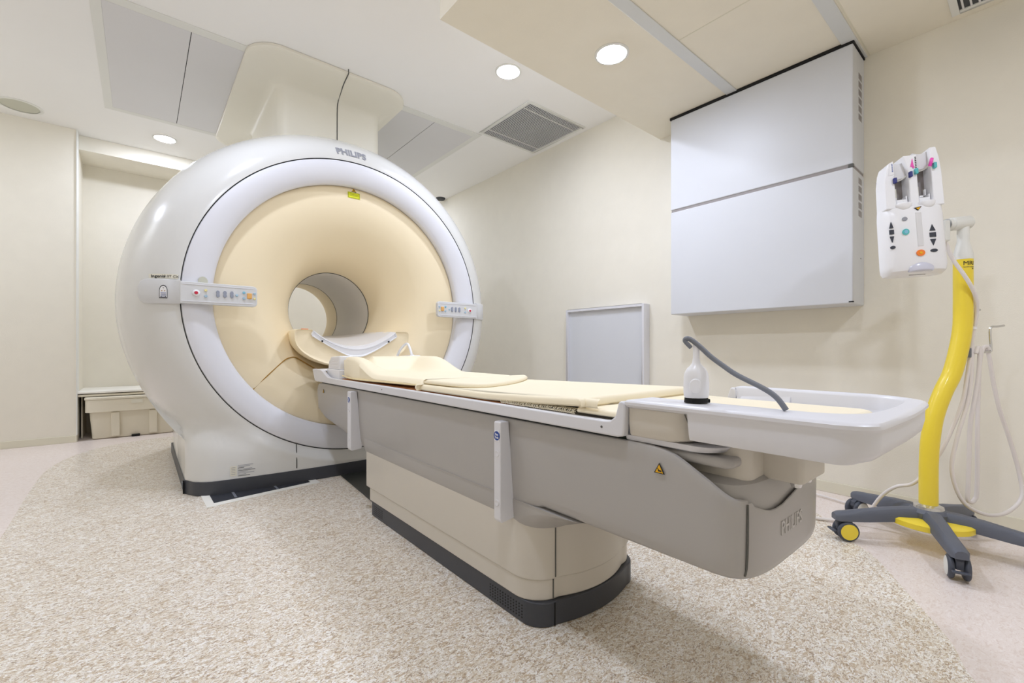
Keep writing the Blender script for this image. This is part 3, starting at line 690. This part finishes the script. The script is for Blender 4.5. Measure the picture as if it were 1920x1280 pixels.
# crush warnings
def wtri(y, z, s, x):
    a = mk('warning_triangle', prism([(y-s, z-s*.8), (y+s, z-s*.8), (y, z+s)], x-.0012, x, 'x'), 'ink', fr_, smooth=False, label='amber warning triangle')
    mk('warning_face', prism([(y-s*.74, z-s*.66), (y+s*.74, z-s*.66), (y, z+s*.72)], x-.0018, x-.001, 'x'), 'warn', a, smooth=False)
    mk('warning_mark', join(prism([(y-s*.5, z-s*.45), (y+s*.25, z-s*.45), (y+s*.1, z-s*.2), (y-s*.35, z-s*.2)], x-.0023, x-.0015, 'x'), prism([(y+s*.1, z-s*.35), (y+s*.35, z+s*.1), (y+s*.28, z+s*.12), (y-s*.05, z-s*.25)], x-.0023, x-.0015, 'x')), 'ink', a, smooth=False)
wtri(.524, .565, .0125, .8468)
wtri(2.78, .565, .0125, .8468)
# embossed maker lettering on the rounded end
from mathutils.bvhtree import BVHTree
V, F = text('PHILIPS', .040, .0009, .0006)
bv = BVHTree.FromPolygons([v.co for v in fr_.data.vertices], [tuple(p.vertices) for p in fr_.data.polygons]); tl = Vector(tb.location)
def nose_hit(x, z):
    h = bv.ray_cast(Vector((x, -1, z))-tl, Vector((0, 1, 0)))[0]
    return h.y+tl.y
mk('logo', ([(1.075+x*.95, nose_hit(1.075+x*.95, .447+y)-.0008-z, .447+y) for x, y, z in V], F), 'emb', fr_, smooth=False, label='embossed maker lettering')

# ------------------------------------------------------------------ cushions
def cushion(name, plan, z0, z1, label, group='cream mattress pads on the table', warp=None, m='pad', curve=True):
    P = [(p.x, p.y) for p in catmull([(a, b, 0) for a, b in plan+plan[:1]], 4)[:-1]] if len(plan) > 8 and curve else plan
    cx_ = sum(p[0] for p in P)/len(P); cy_ = sum(p[1] for p in P)/len(P); h = z1-z0
    def ring(ins, z):
        R = []
        n = len(P)
        for i in range(n):
            a, b, c = Vector(P[i-1]), Vector(P[i]), Vector(P[(i+1) % n])
            tt = (c-a).normalized(); nn = Vector((-tt.y, tt.x))
            if nn.dot(Vector((cx_, cy_))-b) < 0: nn = -nn
            q = b+nn*ins; R.append((q.x, q.y, z+(warp(q.x, q.y) if warp else 0)))
        return R
    rg = [ring(.004, z0), ring(0, z0+h*.2), ring(0, z0+h*.5), ring(.003, z0+h*.8), ring(.009, z1), ring(.014, z1+.0004)]
    o = mk(name, loft(rg), m); tag(o, label, 'mattress pad', group); return o
R_ = lambda x0, x1, y0, y1, r: rrect(x0, x1, y0, y1, r, 4)
cushion('mattress_pad', [(.857, .765), (.857, .622), (.875, .612), (.965, .612), (.972, .606), (.972, .29), (.995, .262), (1.345, .262), (1.372, .29), (1.372, .606), (1.380, .614), (1.384, .62), (1.384, .765), (1.37, .772), (.87, .772)], .6568, .672, 'cream foot pad running into the tray at the table foot', curve=False)
cushion('mattress_pad', R_(.853, 1.386, .735, 1.592, .02), .6535+.012, .6535+.034, 'long smooth cream pad over the middle of the table', warp=lambda x, y: .0075*sstep(.85, .78, y)-.0105*sstep(.85, 1.2, y))
arc = [(.872, 1.585), (.872, 1.48), (.880, 1.36), (.90, 1.30), (.95, 1.275), (1.02, 1.29), (1.12, 1.335), (1.22, 1.40), (1.32, 1.48), (1.384, 1.545), (1.386, 1.592), (1.2, 1.596), (1.0, 1.596), (.878, 1.594)]
cushion('mattress_pad', arc, .680, .696, 'thin cream pad with curved edge lying over the long pad')
# head cushion with raised wings and a scooped centre
def head_h(x, y):
    u = abs(x-GX)/.26; yy = (y-1.6)/.94
    wing = sstep(.30, .86, u)*sstep(.45, .80, yy)*.080
    back = sstep(.84, .96, yy)*.080*(1-.45*math.exp(-((x-.995)/.028)**4))
    cup = -.008*math.exp(-((x-GX)/.12)**2-((y-2.25)/.12)**2)
    return .6945+max(wing, back)+cup
nx, ny = 44, 60; V = []; F = []
for j in range(ny+1):
    for i in range(nx+1):
        y = 1.60+.94*j/ny; u = -1+2*i/nx; hw = .247+.018*sstep(1.6, 2.0, y)-.03*sstep(2.3, 2.54, y)
        e = max(abs(u), 0); ed = min(1-abs(u), min(j, ny-j)/ny*2.2+.0)
        x = GX+hw*u; z = head_h(x, y); dr = .02*(1-min(1, ed/.08))**2; V.append((x, y, z-dr))
for j in range(ny):
    for i in range(nx): a = j*(nx+1)+i; F.append((a, a+1, a+nx+2, a+nx+1))
bn = len(V); bord = [i for i in range(nx+1)]+[j*(nx+1)+nx for j in range(1, ny+1)]+[ny*(nx+1)+i for i in range(nx-1, -1, -1)]+[j*(nx+1) for j in range(ny-1, 0, -1)]
for b_ in bord: V.append((lerp(V[b_][0], GX, .01), V[b_][1], .660+ .018*sstep(2.1, 1.6, V[b_][1])))
for i in range(len(bord)): j = (i+1) % len(bord); F.append((bord[i], bord[j], bn+j, bn+i))
F.append(tuple(range(bn, bn+len(bord))))
hc = mk('head_cushion', (V, F), 'pad'); tag(hc, 'cream head cushion with raised side wings and scooped centre', 'cushion')
mk('piping', tube([(.866, 1.62, .672), (.858, 1.9, .668), (.853, 2.3, .662), (.872, 2.52, .668)], .004, 8, 5), 'padrim', hc)
# under-pad liner and crumpled net
tag(mk('pad_liner', box(.862, 1.38, 1.0, 2.5, .6465, .6535), 'wood', bevel=.001, seg=1), 'brown liner sheet under the cream pads', 'liner')
random.seed(3); nt = []
for i in range(46):
    y = .77+.30*i/45; a = [(.853+.004*random.random(), y, .6525), (.850, y+.004*random.random(), .658+.004*random.random()), (.865, y+.006, .664+.002*random.random()), (.88, y+.002, .664)]
    nt.append(tube(a, .0011, 5, 2))
for k in range(4): nt.append(tube([(.851+.006*k, .77+.03*i, .6545+.0028*k+.0016*random.random()) for i in range(11)], .0011, 5, 2))
tag(mk('net_liner', join(*nt), 'net'), 'crumpled beige net liner sticking out under the long pad', 'net liner')

# head coil base at the table's head end
t = thing('head_coil', 'white plastic head coil base at scanner end of the table', 'head coil', (1.12, 2.62, .647))
mk('coil_base', prism([(2.55, .648), (2.74, .648), (2.775, .69), (2.76, .70), (2.55, .70)], .862, 1.38, 'x'), 'white', t, bevel=.005)
for a, b in ((.866, .945), (1.30, 1.376)):
    mk('coil_side_block', prism([(2.555, .70), (2.755, .70), (2.74, .745), (2.70, .772), (2.555, .778)], a, b, 'x'), 'white', t, bevel=.006)
for k in range(3): mk('rib', tube([(.866, 2.58, .716+k*.018), (.866, 2.72-.02*k, .712+k*.018)], .0016, 6, 1), 'rail', t)
mk('side_post', prism([(2.44, .66), (2.60, .66), (2.60, .70), (2.56, .716), (2.44, .716)], 1.365, 1.385, 'x'), 'blue', t, bevel=.003)
mk('cable_loop', tube([(1.345, 2.84, .70), (1.345, 2.82, .775), (1.345, 2.76, .825), (1.345, 2.70, .850), (1.345, 2.665, .846), (1.345, 2.64, .82), (1.345, 2.62, .785), (1.345, 2.61, .75)], .008, 10, 5), 'white', t)
mk('cable_boot', lathe([(.014, 0), (.016, .03), (.013, .05), (.008, .062)], (1.345, 2.605, .72), 'z', 16), 'white', t)

# ------------------------------------------------------------------ hand controller on the tray
hx, hy, hz = .905, .473, .7062
t = thing('hand_controller', 'white hand controller with grey cable standing on tray edge', 'controller', (hx, hy, hz))
vx, vy = .6416, .767
def egg(z, a, b): return [(hx+a*math.cos(q)*.767+b*math.sin(q)*vx, hy-a*math.cos(q)*.6416+b*math.sin(q)*vy, z) for q in [2*math.pi*i/32 for i in range(32)]]
hp_ = [(0, .0235, .018), (.004, .0255, .02), (.012, .0262, .021), (.03, .0262, .021), (.045, .0255, .0205), (.054, .0235, .019), (.062, .0185, .016), (.067, .013, .012), (.074, .0082, .008), (.085, .0068, .0066), (.10, .0066, .0065), (.118, .0068, .0066)]
bd = mk('body', loft([egg(hz+.010+z, a, b) for z, a, b in hp_]), 'white', t)
mk('foot', loft([egg(hz+z, a, b) for z, a, b in ((0, .025, .02), (.010, .024, .019))]), 'black', t)
fm = Matrix.Translation((hx-.0105*.767-.0195*vx, hy+.0105*.6416-.0195*vy, hz+.036)) @ Matrix.Rotation(math.radians(-39.9), 4, 'Z')
mk('thumb_button', xf(prism([(p[0], p[1]) for p in rrect(-.012, .012, -.016, .015, .0115)], -.004, .001, 'y'), fm), 'white', bd, bevel=.002)
mk('cradle_clip', xf(box(.014, .026, -.01, .01, -.0, .008), Matrix.Translation((hx, hy, hz+.0)) @ Matrix.Rotation(math.radians(-39.9), 4, 'Z')), 'black', t, bevel=.002)
mk('cable', tube([(.896, .480, .822), (.889, .487, .8325), (.887, .489, .838), (.890, .486, .8415), (.897, .479, .838), (.904, .463, .823), (.91, .445, .804), (.913, .42, .785), (.915, .393, .767), (.916, .345, .744), (.917, .322, .728), (.918, .306, .706)], [.0045]*3+[.0052]*9, 12, 5), 'grey', t, label='grey cable')

# ------------------------------------------------------------------ contrast injector on its stand
Fd = Vector((.64160, .76704, 0)); Rd = Vector((.76704, -.6416, 0)); Up = Vector((0, 0, 1))
HC = Vector((2.516, .308, 0))
def Sp(lat, z, dd=0): return tuple(HC+Rd*lat+Fd*dd+Up*z)
inj = thing('contrast_injector', 'twin syringe contrast injector on a yellow wheeled stand', 'injector', HC)
mk('pole', tube([Sp(0, .165), Sp(0, .28), Sp(.001, .35), Sp(.006, .43), Sp(.024, .539), Sp(.06, .639), Sp(.098, .717), Sp(.128, .827), Sp(.142, .916), Sp(.144, 1.0), Sp(.144, 1.1), Sp(.144, 1.189)], .031, 28, 6), 'yellow', inj, label='bent yellow pole')
mk('pole_cap', lathe([(.031, 0), (.031, .02), (.024, .055), (.0195, .075), (.0195, .15), (.019, .16)], Sp(.144, 1.189), 'z', 28), 'trim', inj)
mk('pole_collar', lathe([(.05, -.006), (.048, .004), (.036, .010), (.031, .012)], Sp(0, .164), 'z', 28), 'chrome', inj)
a_, b_ = Vector(Sp(.17, 1.345, 0)), Vector(Sp(.075, 1.335, 0))
mk('arm_joint', tube([b_, b_+(a_-b_)*.18, b_+(a_-b_)*.2, b_+(a_-b_)*.95, a_], [.024, .024, .027, .027, .024], 24, 1, False), 'trim', inj)
mk('arm_joint', tube([b_+(b_-a_)*.12, b_], [.02, .02], 20, 1, False), 'grey', inj)
# star base with five legs
hub = mk('base_hub', lathe([(.0, .105), (.055, .105), (.066, .12), (.066, .145), (.055, .158), (.0, .160)], HC, 'z', 30), 'stand', inj)
for k in range(5):
    an = math.radians(129+72*k); d = Vector((math.cos(an), math.sin(an), 0)); sdir = Vector((-d.y, d.x, 0)); R = []
    for r, wd, zt, zb in ((.035, .034, .158, .110), (.09, .031, .157, .105), (.16, .028, .150, .097), (.23, .0265, .138, .09), (.30, .026, .127, .086), (.335, .025, .122, .086), (.352, .018, .116, .088)):
        c = HC+d*r; R.append([tuple(c+sdir*a*wd+Up*z) for a, z in ((-1, zb), (-1, lerp(zb, zt, .62)), (-.62, zt-.003), (0, zt), (.62, zt-.003), (1, lerp(zb, zt, .62)), (1, zb), (0, zb-.001))])
    mk('base_leg', loft(R), 'stand', inj, bevel=0)
mk('counterweight', lathe([(.0, .090), (.125, .090), (.14, .096), (.14, .116), (.128, .122), (0, .124)], HC, 'z', 48), 'yellow', inj, label='yellow round counterweight')
def caster(c, ang, cap):
    g_ = mk('caster', lathe([(.010, .045), (.010, .092)], (c.x, c.y, 0), 'z', 14), 'chrome', inj)
    M0 = Matrix.Translation((c.x, c.y, 0)) @ Matrix.Rotation(ang, 4, 'Z')
    for s in (-1, 1):
        mk('wheel', xf(lathe([(0, -.009), (.034, -.009), (.040, -.005), (.0415, 0), (.040, .006), (.036, .009), (0, .009)], (s*.021, .016, .0435), 'x', 32), M0), 'caster', g_)
        mk('wheel_cap', xf(lathe([(0, -.003), (.026, -.0025), (.033, 0)], (s*.021+(s*.0095 if s > 0 else -.0095), .016, .0435), 'x', 28), M0), cap, g_)
    mk('fork', xf(prism([(-.018, .045), (.03, .04), (.044, .058), (.04, .078), (.02, .092), (-.012, .094), (-.022, .075)], -.011, .011, 'x'), M0), 'caster', g_, bevel=.003)
    mk('fork_band', xf(box(-.013, .013, -.012, .012, .083, .096), M0), 'white', g_, bevel=.002)
    mk('brake_lever', xf(box(-.024, .024, -.045, -.028, .040, .047), M0), 'caster', g_, bevel=.003)
for k, (ang, cap) in enumerate(((math.radians(60), 'yellow2'), (math.radians(-42+200), 'trim'), (0.3, 'trim'), (2.0, 'trim'), (1.1, 'trim'))):
    an = math.radians(129+72*k); c = HC+Vector((math.cos(an), math.sin(an), 0))*.322
    if k == 0: caster(c, math.radians(-140), 'yellow')
    elif k == 1: caster(c, math.radians(-75), 'trim')
    else: caster(c, ang, cap)
# power head
hd0 = Vector(Sp(-.126, 1.350, -.06))
uu = (Rd*math.cos(math.radians(16))-Fd*math.sin(math.radians(16))).normalized(); uu = (uu+Up*.035).normalized()
vv_ = (Up-uu*Up.dot(uu)); vv_ = (vv_-Fd*(-.04)).normalized()
HM = frame_matrix(hd0, uu, vv_)          # local x right, y up, z toward viewer
def H(VF): return xf(([(x*.80, y, z) for x, y, z in VF[0]], VF[1]), HM)
def hsec(y, w, d, bulge): 
    P = []
    for i in range(21):
        t = -1+2*i/20; P.append((w*math.copysign(abs(t)**.9, t), y, d+bulge*(1-abs(t)**3.2)-(.02 if abs(t) > .99 else 0)))
    P += [(w, y, -.04), (w*.8, y, -.055), (-w*.8, y, -.055), (-w, y, -.04)]
    return P
hb = mk('power_head', H(loft([hsec(-.236, .105, -.01, .0), hsec(-.235, .118, .0, .01), hsec(-.222, .126, .01, .028), hsec(-.2, .128, .014, .032), hsec(0, .125, .014, .032), hsec(.03, .122, .013, .03), hsec(.04, .120, .012, .016)])), 'white', inj, bevel=0)
# upper part: side walls, spine, wells
def wall_(x0, x1, ytop, d0=.03):
    pol = [(x0, .03), (x1, .03), (x1, ytop), (x0, ytop)]
    return prism(pol, -.05, d0, 'z')
wl = [(-.120, .03), (-.076, .03), (-.076, .225), (-.098, .215), (-.108, .19), (-.117, .14)]
wr = [(.120, .03), (.076, .03), (.076, .262), (.102, .262), (.112, .22), (.118, .16)]
wm = [(-.017, .03), (.020, .03), (.020, .235), (-.028, .235), (-.028, .215), (-.017, .13)]
for w_ in (wl, wr, [(-.017, .03), (.019, .03), (.019, .19), (.024, .24), (-.036, .24), (-.017, .18)]):
    mk('head_wall', H(prism(w_, -.045, .032, 'z')), 'white', hb, bevel=.004)
mk('head_back', H(prism([(-.115, .03), (.115, .03), (.108, .2), (.08, .225), (-.08, .2), (-.11, .17)], -.05, -.02, 'z')), 'well', hb, smooth=False, label='grey back of the syringe wells')
for sx, yo in ((-.047, 0), (.047, .03)):
    mk('syringe_cradle', H(prism([(sx-.03, .165+yo), (sx-.016, .156+yo), (sx, .153+yo), (sx+.016, .156+yo), (sx+.03, .165+yo), (sx+.03, .225+yo), (sx+.012, .219+yo), (sx, .217+yo), (sx-.012, .219+yo), (sx-.03, .225+yo)], -.02, .012, 'z')), 'hatch', hb, bevel=.003)
    mk('cradle_rim', H(tube([(sx-.03, .163+yo, .016), (sx-.015, .155+yo, .006), (sx, .152+yo, .003), (sx+.015, .155+yo, .006), (sx+.03, .163+yo, .016)], .004, 8, 3)), 'trim', hb)
    mk('plunger_track', H(box(sx-.003, sx+.003, .055, .125, -.02, -.016)), 'sticker', hb)
    bw = mk('bowl', H(xf(loft([[(sx+(.036*r_)*math.cos(q), .045-(0 if q < math.pi else 0)+.030*r_*math.sin(q) if math.sin(q) < 0 else .045+.006*r_*math.sin(q), .030+zz) for q in [2*math.pi*i/28 for i in range(28)]] for r_, zz in ((1.02, -.02), (1, .0), (.85, .012), (.6, .018), (.2, .021))]), Matrix.Identity(4))), 'white', hb)
    mk('plunger', H(join(box(sx-.022, sx+.022, .040, .068, -.012, .022), box(sx-.026, sx-.019, .04, .078, -.01, .02), box(sx+.019, sx+.026, .04, .082, -.01, .02))), 'white', hb, bevel=.003)
mk('plunger_claw', H(join(box(.024, .030, .075, .098, 0, .012), box(.056, .061, .078, .104, 0, .012), box(.034, .050, .072, .079, 0, .012))), 'white', hb, bevel=.002)
for x, y, m in ((-.078, .142, 'navy'), (-.012, .160, 'navy'), (.012, .170, 'teal'), (.088, .185, 'teal')):
    mk('clip', H(box(x-.006, x+.006, y-.011, y+.011, .030, .044)), m, hb, bevel=.002)
mk('tag_strip', H(prism([(-.100, .165), (-.078, .170), (-.078, .222), (-.092, .218)], .0325, .0335, 'z')), 'white', hb, smooth=False)
mk('tag_text', H(join(*[box(-.086, -.081, .180+i*.005, .1825+i*.005, .0336, .0342) for i in range(7)])), 'lblue2', hb, smooth=False)
mk('tag_text', H(join(*[box(.012, .018, .185+i*.007, .1885+i*.007, .0326, .0334) for i in range(7)])), 'ink', hb, smooth=False)
mk('pink_mark', H(join(prism([(-.008, .192), (.006, .192), (.002, .225)], .0325, .034, 'z'), box(.0, .008, .186, .194, .0325, .034))), 'pink', hb, smooth=False, label='pink mark')
mk('pink_knob', H(tube([(.070, .185, .034), (.073, .20, .040), (.079, .212, .036)], .007, 10, 3)), 'pink', hb, label='pink knob')
# controls on the head's face
fz = lambda x: .0145+.032*(1-abs(x/.125)**3.2)
def facep(pol, m, nm, h=.0012):
    z = max(fz(p[0]) for p in pol); return mk(nm, H(prism(pol, z-.004, z+h, 'z')), m, hb, smooth=False)
ell = lambda x, y, a, b: [(x+a*math.cos(2*math.pi*i/20), y+b*math.sin(2*math.pi*i/20)) for i in range(20)]
for sx in (-.105, .052):
    k = .7 if sx < 0 else 1
    ybase = -.062 if sx > 0 else -.035
    facep([(sx-.012*k, ybase-.012), (sx+.012*k, ybase-.012), (sx, ybase+.013)], 'darkb', 'arrow_button')
    facep([(sx-.013*k, ybase-.037), (sx+.013*k, ybase-.037), (sx+.013*k, ybase-.019), (sx-.013*k, ybase-.019)], 'darkb', 'square_button')
    facep(ell(sx, ybase-.028, .003, .004), 'white', 'button_dot', .002)
    facep([(sx-.012*k, ybase-.045), (sx+.012*k, ybase-.045), (sx, ybase-.070)], 'darkb', 'arrow_button')
    facep(ell(sx, ybase-.090, .015*k, .0065), 'darkb', 'oval_button'); facep(ell(sx, ybase-.090, .003, .003), 'white', 'button_dot', .002)
facep(ell(-.055, -.018, .011, .008), 'logo', 'round_button'); facep(ell(-.055, -.070, .0135, .012), 'teal', 'round_button', .003)
facep(ell(-.055, -.070, .008, .007), 'lblue', 'button_ring', .0042)
facep(ell(-.003, -.158, .017, .0125), 'or2', 'stop_button', .004); facep(ell(-.003, -.158, .006, .0045), 'warn', 'button_ring', .0055)
facep([(-.014, .022), (.016, .026), (.001, .010)], 'ink', 'warning_triangle'); facep([(-.008, .0205), (.010, .0225), (.001, .0125)], 'warn', 'warning_face', .0022)
mk('groove', H(box(-.012, .014, -.132, .004, .0405, .0475)), 'hatch', hb, bevel=.003)
mk('indicator_lens', H(loft([[(.052*r_*math.cos(q)+.0, -.219+.030*r_*max(-.35, math.sin(q)), .030+zz) for q in [2*math.pi*i/28 for i in range(28)]] for r_, zz in ((1, .0), (.96, .012), (.75, .018), (.3, .021))])), 'lens', hb)
mk('maker_text', H(join(*[box(-.03+i*.0062, -.03+i*.0062+.004, -.2365, -.2352, .002, .006) for i in range(11)])), 'ink', hb, smooth=False)
# joint block at the head's right side and pole lettering
mk('tilt_block', xf(box(-.012, .014, -.042, .045, -.03, .03), Matrix.Translation(Vector(Sp(.042, 1.300, -.01)))@Matrix(((Rd.x, 0, -Fd.x, 0), (Rd.y, 0, -Fd.y, 0), (0, 1, 0, 0), (0, 0, 0, 1)))), 'trim', inj, bevel=.008)
def on_pole(lat, z, V):
    out = []
    for x, y, q in V:
        a = x/.0315; out.append(tuple(Vector(Sp(lat, z))+Rd*(math.sin(a)*(.0316+q))+Up*y-Fd*(math.cos(a)*(.0316+q))))
    return out
V, F = text('MRI', .024, .0003, .0); mk('pole_text', (on_pole(.144, 1.170, [(x-.006, y, z) for x, y, z in V]), F), 'ink', inj, smooth=False)
V, F = text('injection system', .006, .0003, .0); mk('pole_text', (on_pole(.144, 1.155, [(x-.006, y, z) for x, y, z in V]), F), 'seam', inj, smooth=False)
V, F = prism(ell(.008, 0, .0025, .0025), 0, .0006); mk('pole_dot', (on_pole(.144, 1.148, V), F), 'ink', inj, smooth=False)
# hooks
mk('cable_hook', tube([Sp(.160, .90, .0), Sp(.176, .905), Sp(.184, .93), Sp(.196, .968), Sp(.204, .979), Sp(.214, .981)], .0045, 8, 5), 'chrome', inj)
mk('cable_hook', tube([Sp(.16, .80), Sp(.2, .802), Sp(.236, .806), Sp(.257, .808), Sp(.260, .822), Sp(.257, .86), Sp(.256, .897), Sp(.264, .910), Sp(.285, .912), Sp(.314, .916)], .0045, 8, 5), 'chrome', inj)
mk('hook_bracket', xf(box(-.012, .030, -.010, .010, -.02, .02), Matrix.Translation(Vector(Sp(.165, .803, .0)))), 'grey', inj, bevel=.004)
d_ = -.036
mk('cable', tube([Sp(.055, 1.275, -.01), Sp(.075, 1.19, -.025), Sp(.105, 1.12, d_-.006), Sp(.131, 1.071, d_-.01), Sp(.155, 1.03, d_-.004), Sp(.176, .985, -.024), Sp(.184, .93, -.01), Sp(.184, .88, 0), Sp(.172, .78, 0), Sp(.160, .70, .0), Sp(.142, .60, .0), Sp(.11, .49, .01), Sp(.07, .385, .02), Sp(.036, .295, .05), Sp(-.013, .24, .06), Sp(-.058, .218, .09), Sp(-.08, .16, .14), Sp(-.11, .05, .2), Sp(-.2, .014, .24), Sp(-.33, .0105, .30)], .0072, 12, 5), 'cable', inj)
mk('cable', tube([Sp(.186, .83, .01), Sp(.182, .816, .0), Sp(.164, .628, -.005), Sp(.109, .45, -.01), Sp(.087, .317, -.01), Sp(.12, .195, -.02), Sp(.197, .144, -.03), Sp(.286, .147, -.03), Sp(.364, .206, -.02), Sp(.379, .295, 0), Sp(.353, .428, .01), Sp(.308, .561, .01), Sp(.282, .672, .01), Sp(.257, .794, .006), Sp(.243, .822, .006)], .0072, 12, 6), 'cable', inj)
mk('cable', tube([Sp(.186, .80, -.01), Sp(.198, .825, -.008), Sp(.205, .80, -.008), Sp(.198, .70, -.008), Sp(.178, .58, -.008), Sp(.173, .495, 0), Sp(.166, .273, 0), Sp(.162, .20, 0), Sp(.174, .182, 0), Sp(.190, .19, 0), Sp(.202, .24, 0), Sp(.204, .495, 0), Sp(.211, .739, 0), Sp(.224, .816, 0), Sp(.242, .829, 0), Sp(.252, .815, 0)], .0075, 12, 6), 'cable', inj)
mk('cable_tie', lathe([(.011, -.006), (.013, -.004), (.013, .004), (.011, .006)], Sp(.184, .905, 0), 'z', 16), 'white', inj)

tag(mk('floor_cable', tube([(2.96, 1.6, .012), (2.93, 1.2, .012), (2.89, .85, .012), (2.83, .64, .012), (2.76, .50, .012), (2.72, .43, .012)], .0055, 10, 6), 'cable'), 'thin white cable lying on floor along the right wall', 'cable')
